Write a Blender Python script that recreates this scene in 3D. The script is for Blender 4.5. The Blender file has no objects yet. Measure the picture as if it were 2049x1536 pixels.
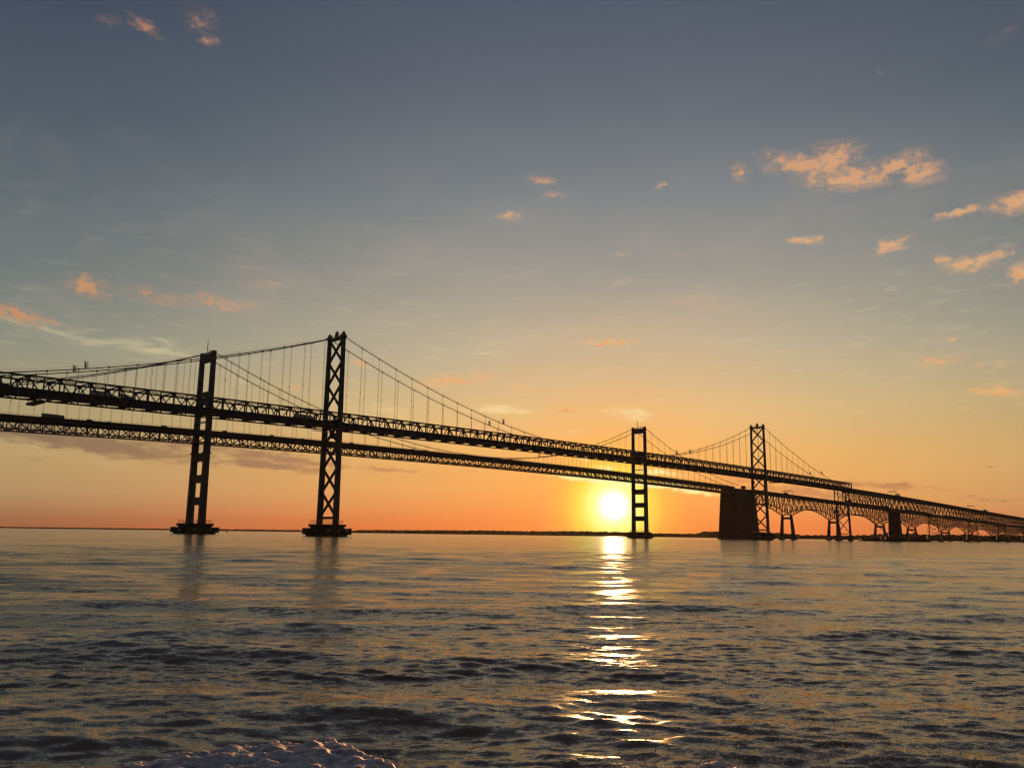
import bpy, math, random
import numpy as np
from mathutils import Vector, Matrix

# ------------------------------------------------------------------ camera
SC = bpy.context.scene
COL = SC.collection
R = math.radians
cam_data = bpy.data.cameras.new("camera")
cam_data.sensor_width = 36.0
cam_data.lens = 36.0 * 1700.0 / 2049.0
cam_data.clip_start = 0.3
cam_data.clip_end = 60000.0
camera = bpy.data.objects.new("camera", cam_data)
CAM_H = 2.3
PITCH, ROLL = 10.03, 0.762
camera.matrix_world = (Matrix.Translation((0, 0, CAM_H)) @ Matrix.Rotation(R(90 + PITCH), 4, 'X')
                       @ Matrix.Rotation(R(ROLL), 4, 'Z'))
COL.objects.link(camera)
SC.camera = camera

# ------------------------------------------------------------------ exposure and render settings
SC.view_settings.view_transform = 'Standard'
SC.view_settings.look = 'None'
SC.view_settings.exposure = 0.0
SC.view_settings.gamma = 1.0
SC.view_settings.use_curve_mapping = False
SC.render.engine = 'CYCLES'
SC.cycles.use_denoising = True
SC.cycles.denoiser = "OPENIMAGEDENOISE"
SC.cycles.denoising_input_passes = "RGB_ALBEDO_NORMAL"
SC.cycles.max_bounces = 6
SC.cycles.glossy_bounces = 4
SC.cycles.diffuse_bounces = 3
SC.cycles.volume_bounces = 0
SC.cycles.sample_clamp_direct = 13.0
SC.cycles.sample_clamp_indirect = 10.0
SC.cycles.filter_width = 1.35
SC.cycles.pixel_filter_type = 'BLACKMAN_HARRIS'

# ------------------------------------------------------------------ sun
SUN_AZ, SUN_EL = 6.87, 1.95          # degrees: azimuth to the right of +Y, elevation
sun_dir = Vector((math.sin(R(SUN_AZ)) * math.cos(R(SUN_EL)), math.cos(R(SUN_AZ)) * math.cos(R(SUN_EL)), math.sin(R(SUN_EL))))
sun_data = bpy.data.lights.new("sun", 'SUN')
sun_data.energy = 5.0
sun_data.angle = R(0.55)
sun_data.color = (1.0, 0.45, 0.16)
sun = bpy.data.objects.new("sun", sun_data)
sun.rotation_euler = (-sun_dir).to_track_quat('-Z', 'Y').to_euler()
sun.location = (200, 1500, 300)
COL.objects.link(sun)

# ------------------------------------------------------------------ sky (world)
def lin(c):
    return tuple(((v / 255.0) / 12.92 if v / 255.0 <= 0.04045 else ((v / 255.0 + 0.055) / 1.055) ** 2.4) for v in c)

world = bpy.data.worlds.new("World")
SC.world = world
world.use_nodes = True
WT = world.node_tree
WT.nodes.clear()

class NG:
    """tiny helper to write node graphs"""
    def __init__(s, tree): s.t = tree
    def n(s, typ, **kw):
        nd = s.t.nodes.new(typ)
        for k, v in kw.items(): setattr(nd, k, v)
        return nd
    def put(s, sock, v):
        if isinstance(v, bpy.types.NodeSocket): s.t.links.new(v, sock)
        else: sock.default_value = v
    def m(s, op, a, b=None, c=None, clamp=False):
        nd = s.n('ShaderNodeMath', operation=op, use_clamp=clamp)
        s.put(nd.inputs[0], a)
        if b is not None: s.put(nd.inputs[1], b)
        if c is not None: s.put(nd.inputs[2], c)
        return nd.outputs[0]
    def vm(s, op, a, b=None, out=0):
        nd = s.n('ShaderNodeVectorMath', operation=op)
        s.put(nd.inputs[0], a)
        if b is not None: s.put(nd.inputs['Scale' if op == 'SCALE' else 1], b)
        return nd.outputs['Value' if op in ('DOT_PRODUCT', 'LENGTH') else 'Vector']
    def comb(s, x, y, z=0.0):
        nd = s.n('ShaderNodeCombineXYZ')
        for i, v in enumerate((x, y, z)): s.put(nd.inputs[i], v)
        return nd.outputs[0]
    def rng(s, v, a, b, c=0.0, d=1.0, mode='SMOOTHSTEP'):
        nd = s.n('ShaderNodeMapRange', interpolation_type=mode)
        for i, x in enumerate((v, a, b, c, d)): s.put(nd.inputs[i], x)
        return nd.outputs[0]
    def noise(s, vec, scale, detail=4, rough=0.55, dist=0.0):
        nd = s.n('ShaderNodeTexNoise')
        s.put(nd.inputs['Vector'], vec)
        nd.inputs['Scale'].default_value = scale
        nd.inputs['Detail'].default_value = detail
        nd.inputs['Roughness'].default_value = rough
        nd.inputs['Distortion'].default_value = dist
        return nd
    def ramp(s, fac, stops, interp='LINEAR'):
        nd = s.n('ShaderNodeValToRGB')
        cr = nd.color_ramp; cr.interpolation = interp
        while len(cr.elements) < len(stops): cr.elements.new(0.5)
        for e, (p, c) in zip(cr.elements, stops):
            e.position = p; e.color = (*c[:3], 1.0) if not isinstance(c, float) else (c, c, c, 1)
        s.put(nd.inputs[0], fac)
        return nd.outputs[0]
    def mix(s, f, a, b, mode='MIX'):
        nd = s.n('ShaderNodeMix', data_type='RGBA', blend_type=mode)
        s.put(nd.inputs[0], f); s.put(nd.inputs[6], a); s.put(nd.inputs[7], b)
        return nd.outputs[2]

CL_PEACH = [(19.64, 23.49, 1.59, 0.54, -5.8, 1), (21.38, 23.37, 1.56, 0.77, 9.2, 1), (22.71, 22.23, 1.98, 0.6, -3.8, 1), (25.45, 22.58, 1.32, 0.46, 14.2, 1), (27.01, 21.95, 0.97, 0.52, -0.8, 1), (15.71, 23.44, 0.4, 0.46, -0.8, 0.7), (17.56, 24.12, 0.65, 0.42, -0.8, 0.5), (1.9, 23.53, 0.86, 0.29, -0.8, 0.75), (2.79, 22.57, 0.57, 0.16, -0.8, 0.6), (-0.32, 21.17, 0.53, 0.26, -0.8, 0.9), (10.18, 22.99, 0.31, 0.16, 34.2, 0.8), (19.72, 18.81, 0.94, 0.22, -6.8, 1), (24.83, 17.85, 0.87, 0.3, 17.2, 1), (28.92, 19.34, 0.98, 0.2, 7.2, 1), (31.99, 19.36, 1.15, 0.45, 4.2, 1), (29.64, 16.33, 1.38, 0.38, 7.2, 1), (27.84, 16.72, 0.55, 0.24, -10.8, 0.7), (31.85, 15.38, 0.56, 0.46, 19.2, 1), (6.51, 12.82, 1.36, 0.2, 2.2, 1), (27.19, 10.67, 0.98, 0.27, 4.2, 0.8), (29.97, 8.64, 0.98, 0.26, -6.8, 1), (27.83, 11.97, 0.38, 0.15, -0.8, 0.9), (29.18, 10.21, 0.24, 0.15, -0.8, 0.8), (30.34, 10.08, 0.31, 0.15, -0.8, 0.7), (-25.62, 29.95, 0.96, 0.24, -20.8, 0.85), (-27.86, 29.71, 0.87, 0.26, 14.2, 0.35), (-22.26, 30.92, 0.89, 0.6, -0.8, 0.6), (-21.58, 29.93, 0.57, 0.25, -0.8, 0.7), (-27.42, 14.45, 0.93, 0.53, -5.8, 0.95), (-23.54, 14.34, 1.52, 0.37, -5.8, 0.65), (-19.76, 14.41, 1.85, 0.38, -6.8, 0.75), (-17.68, 13.84, 1.26, 0.32, -35.8, 0.35), (-31.09, 12.3, 1.91, 0.35, -5.8, 0.85), (-16.86, 15.84, 1.54, 0.29, -0.8, 0.35), (-4.26, 10.21, 1.7, 0.27, 3.2, 0.9), (-5.27, 9.91, 1.36, 0.27, -0.8, 0.6), (-2.11, 10.43, 0.86, 0.24, -0.8, 0.8), (0.7, 9.76, 0.96, 0.2, -0.8, 0.6), (1.04, 10.81, 0.96, 0.2, -0.8, 0.5), (3.78, 8.3, 0.88, 0.2, -0.8, 0.8), (-10.36, 11.06, 0.53, 0.23, -0.8, 0.8), (11.29, 7.6, 0.59, 0.13, -0.8, 0.6), (18.47, 7.77, 0.55, 0.16, -0.8, 0.6), (12.79, 15.3, 2.32, 0.39, -8.8, 0.35), (7.4, 16.96, 0.83, 0.3, -0.8, 0.4), (7.59, 18.66, 0.69, 0.16, -0.8, 0.5), (11.69, 18.44, 0.54, 0.23, -0.8, 0.45), (24.94, 28.05, 0.42, 0.22, -0.8, 0.3), (32.2, 28.53, 0.9, 0.21, 19.2, 0.35), (-15.01, 9.26, 0.8, 0.23, -0.8, 0.6)]
CL_CREAM = [(-1.39, 12.23, 1.31, 0.24, -0.8, 0.7), (8.32, 7.96, 1.47, 0.33, -5.8, 1), (-0.81, 8.26, 1.87, 0.3, -0.8, 0.9), (-27.54, 11.33, 5.16, 0.42, -7.8, 0.6), (-23.26, 11.04, 3.49, 0.49, -6.8, 0.8), (-18.01, 9.41, 2.48, 0.83, -20.8, 0.4), (-8.56, 7.74, 3.66, 0.73, -12.8, 0.5), (3.95, 6.76, 1.18, 0.23, -0.8, 0.6), (-27.41, 4.16, 3.18, 0.15, -7.8, 0.5), (-29.55, 4.63, 2.04, 0.15, -3.8, 0.5)]
CL_SUNLIT = [(5.62, 3.7, 2.66, 0.17, -5.8, 1), (9.9, 3.33, 2.93, 0.2, -6.8, 1), (12.47, 2.85, 2.87, 0.13, -7.8, 0.7), (4.89, 5.13, 0.3, 0.2, -0.8, 0.8), (6.46, 4.44, 0.53, 0.1, -0.8, 0.9), (9.91, 4.15, 1.47, 0.2, -6.8, 0.8)]
CL_DARK = [(-28.05, 5.29, 8.69, 0.59, -6.3, 1), (-17.71, 4.93, 9.18, 0.38, -5.8, 0.9), (-15.81, 4.2, 3.43, 0.32, -4.8, 1), (-20.1, 4.51, 4.46, 0.19, -3.8, 0.8), (-12.66, 4.47, 3.52, 0.16, -3.8, 0.7), (-8.09, 4.16, 2.47, 0.13, -4.8, 0.8), (-2.93, 4.1, 1.07, 0.1, -2.8, 0.5), (-24.44, 4.62, 2.51, 0.12, -6.8, 0.6), (-29.48, 3.97, 1.53, 0.12, -5.8, 0.5), (15.65, 3.59, 2.18, 0.29, -0.8, 0.8), (19.28, 2.81, 3.28, 0.31, -6.8, 1), (21.66, 3.36, 1.74, 0.22, -3.8, 0.8), (24.22, 3.18, 2.09, 0.21, -3.8, 0.9), (26.4, 2.95, 1.34, 0.09, -3.8, 0.6), (28.87, 2.48, 1.8, 0.09, -0.8, 0.6), (30.25, 2.35, 1.0, 0.09, 4.2, 0.6), (18.42, 3.79, 1.51, 0.13, -0.8, 0.5), (29.39, 4.31, 0.46, 0.09, -0.8, 0.5), (23.06, 2.67, 1.7, 0.12, -0.8, 0.6)]

g = NG(WT)
dirv = g.n('ShaderNodeTexCoord').outputs['Generated']
sep = g.n('ShaderNodeSeparateXYZ'); g.put(sep.inputs[0], g.vm('NORMALIZE', dirv))
X_, Y_, Z_ = sep.outputs
el = g.m('MULTIPLY', g.m('ARCSINE', Z_), 57.29578)
az = g.m('MULTIPLY', g.m('ARCTAN2', X_, Y_), 57.29578)
# slow unevenness of the haze layer
unev = g.noise(g.comb(g.m('MULTIPLY', az, 0.03), g.m('MULTIPLY', el, 0.16)), 1.0, 3, 0.5)
elw = g.m('ADD', el, g.m('MULTIPLY', g.m('SUBTRACT', unev.outputs[0], 0.5), g.rng(el, 0.0, 14.0, 0.0, 3.0)))
def pos(e): return (max(e, 0.0) / 90.0) ** 0.5
fe = g.m('POWER', g.m('DIVIDE', g.m('MAXIMUM', elw, 0.0), 90.0), 0.5)
near = [(0.0, (236, 118, 54)), (0.9, (240, 132, 66)), (2.9, (240, 168, 94)), (5.6, (236, 182, 108)), (8.3, (222, 188, 132)),
        (12.3, (191, 178, 149)), (17, (158, 154, 144)), (22.2, (127, 132, 134)), (27, (102, 110, 118)), (34.3, (80, 88, 104)),
        (60, (50, 56, 68)), (90, (40, 45, 56))]
away = [(0.0, (146, 88, 58)), (0.7, (156, 108, 76)), (2.2, (176, 144, 102)), (4.5, (184, 156, 108)), (6.9, (166, 151, 112)),
        (10.4, (140, 143, 127)), (14.5, (115, 122, 120)), (19, (96, 107, 112)), (23.3, (80, 92, 103)), (30, (65, 75, 91)),
        (60, (44, 50, 62)), (90, (38, 43, 54))]
cn = g.ramp(fe, [(pos(e), lin(c)) for e, c in near])
ca = g.ramp(fe, [(pos(e), lin(c)) for e, c in away])
daz = g.m('ABSOLUTE', g.m('SUBTRACT', az, SUN_AZ))
base_sky = g.mix(g.rng(daz, 3.0, 42.0, 0.0, 1.0), cn, ca)
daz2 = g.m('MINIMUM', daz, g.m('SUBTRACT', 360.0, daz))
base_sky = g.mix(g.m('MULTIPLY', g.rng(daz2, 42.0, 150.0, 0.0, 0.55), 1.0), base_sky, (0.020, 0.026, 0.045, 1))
# aureole round the sun
sd = tuple(sun_dir)
cosang = g.vm('DOT_PRODUCT', g.vm('NORMALIZE', dirv), sd)
theta = g.m('MULTIPLY', g.m('ARCCOSINE', g.m('MINIMUM', cosang, 0.9999999)), 57.29578)
tf = g.m('DIVIDE', theta, 16.0)
glow_c = g.ramp(tf, [(0.0, (1.0, 0.95, 0.62)), (0.85 / 16, (1.0, 0.95, 0.52)), (1.4 / 16, (1.0, 0.92, 0.20)), (2.4 / 16, (1.0, 0.80, 0.09)),
                     (3.3 / 16, (1.0, 0.56, 0.065)), (5 / 16, (1.0, 0.40, 0.07)), (1.0, (0.95, 0.34, 0.08))])
glow_w = g.ramp(tf, [(0.0, 1.0), (1.8 / 16, 0.95), (2.7 / 16, 0.78), (3.9 / 16, 0.50), (6.0 / 16, 0.26), (10 / 16, 0.09), (1.0, 0.0)], 'EASE')
sky_c = g.mix(glow_w, base_sky, glow_c)
core = g.m('MULTIPLY', g.m('POWER', g.rng(theta, 0.35, 1.12, 1.0, 0.0), 2.0), 5.0)
halo = g.m('MULTIPLY', g.rng(theta, 0.6, 2.4, 1.0, 0.0), 0.35)
core_c = g.vm('SCALE', (1.0, 0.93, 0.62), g.m('ADD', core, halo))

# clouds: soft ellipses in azimuth/elevation, their edges torn by noise
ncoord = g.comb(g.m('MULTIPLY', az, 1.0), g.m('MULTIPLY', el, 1.5))
wn = g.noise(ncoord, 1.0, 5, 0.58)
wv = g.vm('MULTIPLY', g.vm('SUBTRACT', wn.outputs['Color'], (0.5, 0.5, 0.5)), (2.6, 0.75, 0.0))
P_ = g.vm('ADD', g.vm('ADD', g.comb(az, el, 1.0), wv), (0, 0, 0))
def cloud_group(lst):
    acc = None
    for (a0, e0, rx, ry, ti, st) in lst:
        c_, s_ = math.cos(R(ti)), math.sin(R(ti))
        u = g.vm('DOT_PRODUCT', P_, (c_ / rx, s_ / rx, -(a0 * c_ + e0 * s_) / rx))
        v = g.vm('DOT_PRODUCT', P_, (-s_ / ry, c_ / ry, -(-a0 * s_ + e0 * c_) / ry))
        ln = g.vm('LENGTH', g.comb(u, v))
        w = g.m('MULTIPLY', g.m('MULTIPLY', g.m('SUBTRACT', 2.1, ln, clamp=False), 0.55, clamp=True), st)
        acc = w if acc is None else g.m('MAXIMUM', acc, w)
    return acc
det = g.noise(ncoord, 1.5, 5, 0.52).outputs[0]
det2 = g.noise(g.comb(g.m('MULTIPLY', az, 0.35), g.m('MULTIPLY', el, 1.9)), 1.3, 6, 0.58, 0.5).outputs[0]
def dens(mask, d, lo, hi, k, veil):
    gate = g.rng(mask, 0.02, 0.30)
    body = g.rng(g.m('ADD', mask, g.m('MULTIPLY', g.m('SUBTRACT', d, 0.5), k)), lo, hi)
    thin = g.m('MULTIPLY', g.m('MULTIPLY', g.rng(mask, 0.0, 0.75), g.rng(det2, 0.36, 0.64)), veil)
    return g.m('MULTIPLY', gate, g.m('MAXIMUM', g.m('MULTIPLY', body, g.rng(mask, 0.0, 0.55, 0.35, 1.0)), thin), clamp=True)
mk_p = cloud_group(CL_PEACH); mk_c = cloud_group(CL_CREAM); mk_s = cloud_group(CL_SUNLIT); mk_d = cloud_group(CL_DARK)
a_d = g.m('MULTIPLY', dens(mk_d, det2, 0.36, 0.95, 1.3, 0.2), 0.78, clamp=True)
a_c = g.m('MULTIPLY', dens(mk_c, det2, 0.30, 1.15, 1.7, 0.35), 0.95, clamp=True)
a_p = g.m('MULTIPLY', dens(mk_p, det, 0.34, 1.15, 2.0, 0.38), 0.97, clamp=True)
a_s = g.m('MULTIPLY', dens(mk_s, det2, 0.30, 0.9, 1.2, 0.2), 1.0, clamp=True)
mott = g.noise(g.comb(g.m('MULTIPLY', az, 0.10), g.m('MULTIPLY', el, 0.22)), 1.0, 5, 0.6, 0.4).outputs[0]
mott_a = g.m('MULTIPLY', g.m('MULTIPLY', g.rng(mott, 0.44, 0.70), g.rng(el, 5.0, 14.0)), g.rng(el, 28.0, 16.0, 0.0, 0.15))
# thin wisps everywhere in the sunny part of the sky
wisp = g.m('MULTIPLY', g.m('MULTIPLY', g.rng(det2, 0.52, 0.78), g.rng(el, 2.0, 8.0)), g.rng(el, 24.0, 12.0, 0.0, 0.22))
peach = g.ramp(g.m('DIVIDE', el, 40.0), [(0.0, lin((250, 160, 85))), (0.2, lin((248, 180, 110))), (0.45, lin((236, 180, 130))), (0.6, lin((228, 168, 120))), (0.8, lin((150, 130, 118)))])
peach = g.mix(g.rng(g.m('ADD', det, g.m('MULTIPLY', mk_p, 0.15)), 0.5, 0.85, 0.0, 0.45), peach, (*lin((176, 132, 104)), 1))
peach = g.mix(g.rng(az, -8.0, -26.0, 0.0, 0.55), peach, (*lin((176, 118, 88)), 1))
cream = g.ramp(g.m('DIVIDE', el, 40.0), [(0.0, lin((240, 196, 120))), (0.25, lin((238, 212, 156))), (0.5, lin((205, 198, 168)))])
cream = g.mix(g.rng(az, -6.0, -24.0, 0.0, 0.6), cream, (*lin((176, 172, 142)), 1))
darkc = g.ramp(g.m('DIVIDE', g.m('ABSOLUTE', g.m('SUBTRACT', az, SUN_AZ)), 40.0), [(0.0, lin((230, 140, 70))), (0.3, lin((196, 132, 88))), (0.55, lin((150, 112, 88))), (1.0, lin((112, 92, 78)))])
c1 = g.mix(mott_a, sky_c, (*lin((196, 170, 150)), 1))
c1 = g.mix(wisp, c1, cream)
c1 = g.mix(a_d, c1, darkc)
c1 = g.mix(a_c, c1, cream)
c1 = g.mix(a_p, c1, peach)
c1 = g.mix(a_s, c1, (1.0, 0.86, 0.36, 1))
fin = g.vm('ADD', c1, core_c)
# below the horizon: the haze colour goes on, dimmer
below = g.rng(el, -0.4, -4.0, 1.0, 0.15)
fin = g.vm('SCALE', fin, below)
# the clear atmosphere itself, low sun, behind the haze and cloud colours
nish = g.n('ShaderNodeTexSky', sky_type='NISHITA')
nish.sun_disc = False
nish.sun_elevation = R(SUN_EL); nish.sun_rotation = R(SUN_AZ)
nish.air_density = 1.6; nish.dust_density = 3.0; nish.ozone_density = 2.0
nishc = g.vm('SCALE', nish.outputs[0], 0.012)
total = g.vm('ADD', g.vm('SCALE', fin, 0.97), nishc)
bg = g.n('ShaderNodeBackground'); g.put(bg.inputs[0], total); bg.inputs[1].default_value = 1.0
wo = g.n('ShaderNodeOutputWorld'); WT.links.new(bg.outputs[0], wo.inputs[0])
world.cycles.sampling_method = 'MANUAL'
world.cycles.sample_map_resolution = 1024

# ------------------------------------------------------------------ materials
def material(name, col, rough=0.6, metal=0.0, noise_scale=1.0, var=0.35, bump=0.0, bscale=8.0, col2=None, spec=0.5):
    m = bpy.data.materials.new(name); m.use_nodes = True
    q = NG(m.node_tree); b = m.node_tree.nodes['Principled BSDF']
    co = q.n('ShaderNodeTexCoord').outputs['Object']
    n1 = q.noise(co, noise_scale, 5, 0.6)
    c2 = col2 or tuple(v * (1 - var) for v in col)
    q.put(b.inputs['Base Color'], q.mix(q.rng(n1.outputs[0], 0.35, 0.68), (*col, 1), (*c2, 1)))
    b.inputs['Metallic'].default_value = metal
    b.inputs['Specular IOR Level'].default_value = spec
    q.put(b.inputs['Roughness'], q.rng(n1.outputs[0], 0.3, 0.7, rough - 0.08, min(rough + 0.1, 1.0)))
    if bump:
        bn = q.n('ShaderNodeBump'); bn.inputs['Strength'].default_value = bump; bn.inputs['Distance'].default_value = 0.05
        q.put(bn.inputs['Height'], q.noise(co, bscale, 4).outputs[0]); q.put(b.inputs['Normal'], bn.outputs[0])
    return m
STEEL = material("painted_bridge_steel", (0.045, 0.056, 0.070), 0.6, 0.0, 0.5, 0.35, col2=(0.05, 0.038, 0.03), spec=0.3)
CABLE = material("cable_steel", (0.09, 0.10, 0.11), 0.5, 0.0, 2.0)
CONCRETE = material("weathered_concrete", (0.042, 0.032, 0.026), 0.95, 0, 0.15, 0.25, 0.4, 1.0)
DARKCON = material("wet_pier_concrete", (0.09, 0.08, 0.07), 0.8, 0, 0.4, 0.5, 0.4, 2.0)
TIMBER = material("fender_timber", (0.05, 0.04, 0.03), 0.85, 0, 0.8, 0.4)
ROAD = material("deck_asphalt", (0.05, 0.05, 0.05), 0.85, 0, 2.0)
GALV = material("galvanised_rail", (0.22, 0.22, 0.22), 0.5, 0.4, 2.0)
PANEL = material("pale_sign_panel", (0.30, 0.27, 0.23), 0.6, 0, 3.0, 0.15)
BLACK = material("black_rubber", (0.03, 0.03, 0.03), 0.7, 0, 4.0)
GLASS = material("dark_window_glass", (0.02, 0.025, 0.03), 0.08, 0, 1.0, 0.1)
WHITEP = material("white_vehicle_paint", (0.30, 0.30, 0.31), 0.4, 0, 1.0, 0.15)
REDP = material("dull_red_paint", (0.20, 0.04, 0.03), 0.45, 0, 1.0, 0.3)
BLUEP = material("blue_grey_paint", (0.06, 0.09, 0.14), 0.4, 0, 1.0, 0.3)
RUST = material("rusty_hull_steel", (0.06, 0.04, 0.03), 0.8, 0, 0.6, 0.5, col2=(0.12, 0.05, 0.03))
GREENB = material("green_buoy_paint", (0.03, 0.10, 0.05), 0.5, 0, 2.0, 0.3)
LEAF = material("shore_tree_foliage", (0.050, 0.065, 0.030), 0.9, 0, 0.05, 0.5, spec=0.1)
BARK = material("shore_soil", (0.10, 0.08, 0.055), 0.95, 0, 0.02, 0.4, spec=0.1)

# ------------------------------------------------------------------ mesh helpers
CUBE = [(-1, -1, -1), (1, -1, -1), (1, 1, -1), (-1, 1, -1), (-1, -1, 1), (1, -1, 1), (1, 1, 1), (-1, 1, 1)]
CF = [(0, 3, 2, 1), (4, 5, 6, 7), (0, 1, 5, 4), (1, 2, 6, 5), (2, 3, 7, 6), (3, 0, 4, 7)]
class MB:
    def __init__(s): s.v = []; s.f = []
    def add(s, vs, fs):
        k = len(s.v); s.v += [tuple(p) for p in vs]; s.f += [tuple(i + k for i in f) for f in fs]; return s
    def box(s, c, size, top=1.0, topy=None):
        t2 = top if topy is None else topy
        return s.add([(c[0] + x * size[0] / 2 * (top if z > 0 else 1), c[1] + y * size[1] / 2 * (t2 if z > 0 else 1), c[2] + z * size[2] / 2) for x, y, z in CUBE], CF)
    def beam(s, a, b, w, h=None):
        a = Vector(a); b = Vector(b); h = w if h is None else h
        d = (b - a).normalized()
        side = d.cross(Vector((0, 0, 1)))
        side = side.normalized() if side.length > 1e-4 else Vector((0, 1, 0))
        up = side.cross(d)
        vs = []
        for p in (a, b):
            for i, j in ((-1, -1), (1, -1), (1, 1), (-1, 1)): vs.append(p + side * (i * w / 2) + up * (j * h / 2))
        return s.add(vs, [(3, 2, 1, 0), (4, 5, 6, 7), (0, 1, 5, 4), (1, 2, 6, 5), (2, 3, 7, 6), (3, 0, 4, 7)])
    def tube(s, pts, r, n=8, cap=True):
        pts = [Vector(p) for p in pts]; vs = []; fs = []
        rr = r if isinstance(r, (list, tuple)) else [r] * len(pts)
        for i, p in enumerate(pts):
            d = (pts[min(i + 1, len(pts) - 1)] - pts[max(i - 1, 0)]).normalized()
            u = d.cross(Vector((0, 1, 0))) if abs(d.y) < 0.9 else d.cross(Vector((1, 0, 0)))
            u.normalize(); w = d.cross(u)
            for k in range(n):
                t = 2 * math.pi * k / n
                vs.append(p + u * (math.cos(t) * rr[i]) + w * (math.sin(t) * rr[i]))
        for i in range(len(pts) - 1):
            for k in range(n):
                fs.append((i * n + k, i * n + (k + 1) % n, (i + 1) * n + (k + 1) % n, (i + 1) * n + k))
        if cap: fs.append(tuple(range(n))[::-1]); fs.append(tuple((len(pts) - 1) * n + k for k in range(n)))
        return s.add(vs, fs)
    def prism(s, poly, z0, z1, shrink=1.0, cx=0, cy=0):
        n = len(poly)
        vs = [(x, y, z0) for x, y in poly] + [(cx + (x - cx) * shrink, cy + (y - cy) * shrink, z1) for x, y in poly]
        return s.add(vs, [tuple(range(n))[::-1], tuple(range(n, 2 * n))] + [(i, (i + 1) % n, n + (i + 1) % n, n + i) for i in range(n)])
    def side(s, prof, y0, y1):
        """profile in x/z extruded along y"""
        n = len(prof)
        vs = [(x, y0, z) for x, z in prof] + [(x, y1, z) for x, z in prof]
        return s.add(vs, [tuple(range(n)), tuple(range(n, 2 * n))[::-1]] + [(i, n + i, n + (i + 1) % n, (i + 1) % n) for i in range(n)])
    def mesh(s, name, mat, smooth=False):
        me = bpy.data.meshes.new(name); me.from_pydata(s.v, [], s.f); me.validate(); me.materials.append(mat)
        if smooth: me.shade_smooth()
        return me
    def obj(s, name, mat, parent=None, smooth=False, bevel=0.0):
        o = bpy.data.objects.new(name, s.mesh(name, mat, smooth)); COL.objects.link(o)
        if parent: o.parent = parent
        if bevel:
            b = o.modifiers.new("bevel", 'BEVEL'); b.width = bevel; b.segments = 1
        return o
def empty(name, loc, rz=0.0, parent=None):
    o = bpy.data.objects.new(name, None); o.location = loc; o.rotation_euler = (0, 0, rz); o.empty_display_size = 2
    COL.objects.link(o)
    if parent: o.parent = parent
    return o
def tag(o, label, cat, group=None):
    o['label'] = label; o['category'] = cat
    if group: o['group'] = group
    return o
UNIT = {}
def unit(mat, name):
    k = (mat.name, name)
    if k not in UNIT: UNIT[k] = MB().box((0, 0, 0), (1, 1, 1)).mesh(name, mat)
    return UNIT[k]
def member(name, a, b, w, h, mat, parent):
    """a straight steel member: one object that shares its mesh data with its likes"""
    a = Vector(a); b = Vector(b); d = b - a; L = d.length; d.normalize()
    side = d.cross(Vector((0, 0, 1)))
    side = side.normalized() if side.length > 1e-4 else Vector((0, 1, 0))
    up = side.cross(d)
    rot = Matrix((d, side, up)).transposed().to_4x4()
    o = bpy.data.objects.new(name, unit(mat, name)); COL.objects.link(o); o.parent = parent
    o.matrix_basis = Matrix.Translation((a + b) / 2) @ rot @ Matrix.Diagonal((L, w, h, 1.0))
    return o

# ------------------------------------------------------------------ water
rng = np.random.default_rng(7)
def wave_field(x, y, cell):
    z = np.zeros_like(x)
    patch = 0.62 + 0.38 * np.sin(x * 0.11 + 1.7 * np.sin(y * 0.045 + 0.5) + 0.6) * np.sin(y * 0.083 + 1.3 * np.sin(x * 0.037) + 2.0)
    def add(lam, ang, amp, ph, mod=None):
        kx, ky = 2 * math.pi / lam * math.sin(ang), 2 * math.pi / lam * math.cos(ang)
        fade = np.clip((lam / cell - 2.2) / 2.5, 0, 1)
        warp = 0.35 * np.sin(x * 0.9 / lam * math.cos(ang) - y * 0.9 / lam * math.sin(ang) * 0.7 + ph * 1.7)
        c = np.cos(kx * x + ky * y + ph + warp)
        w = amp * fade * (c + 0.22 * np.cos(2 * (kx * x + ky * y + ph + warp)))
        z_ = w if mod is None else w * mod
        return z_
    # wakes of the boat: long low crests that run across the view
    for lam, ang, slope in ((4.6, 0.22, 0.056), (3.7, -0.26, 0.060), (3.1, 0.10, 0.034), (2.3, -0.34, 0.032), (2.7, 0.42, 0.026), (5.6, 0.02, 0.034), (1.7, 0.22, 0.022), (8.5, -0.12, 0.022), (13.0, 0.15, 0.015), (19.0, -0.1, 0.012)):
        ph = rng.uniform(0, 6.28)
        grp = 0.6 + 0.5 * np.sin(x * 2 * math.pi / (lam * 3.6) + ph * 2 + 0.5 * np.sin(y / lam * 0.6)) * np.sin(y * 2 * math.pi / (lam * 4.1) + ph)
        z += add(lam, ang, slope * lam / (2 * math.pi) * 1.25, ph, grp)
    # wind chop
    for i in range(56):
        lam = 0.15 * (1.5 / 0.15) ** (i / 55.0)
        ang = rng.normal(0.12, 0.42)
        z += add(lam, ang, 0.032 * lam / (2 * math.pi) * (1.15 if lam < 0.55 else 0.50), rng.uniform(0, 6.28), 0.45 + 0.75 * patch)
    return z
def crest(x, y):
    """the bow wave thrown off by the boat, lower left, the swirl under the spray, lower right, and a ridge added for the sun glint"""
    t = (x + 1.75) / 2.4
    yc = 9.0 - 0.35 * t * t
    w = np.exp(-((y - yc) / 0.85) ** 2) * np.exp(-np.abs(t) ** 3.0)
    glint_ridge = np.exp(-((y - 8.75) / 0.75) ** 2) * np.exp(-((x - 1.15) / 1.2) ** 4)  # low ridge added so its far slope mirrors the sun towards the camera
    t2 = (x - 3.4) / 3.2
    w2 = np.exp(-((y - (10.6 - 0.35 * t2)) / 1.3) ** 2) * np.exp(-t2 ** 4)
    return 0.05 * w + 0.05 * w2 + 0.075 * glint_ridge
fine_c, coarse_c = 1150, 70
az_f = np.linspace(R(-44), R(44), fine_c)
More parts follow.
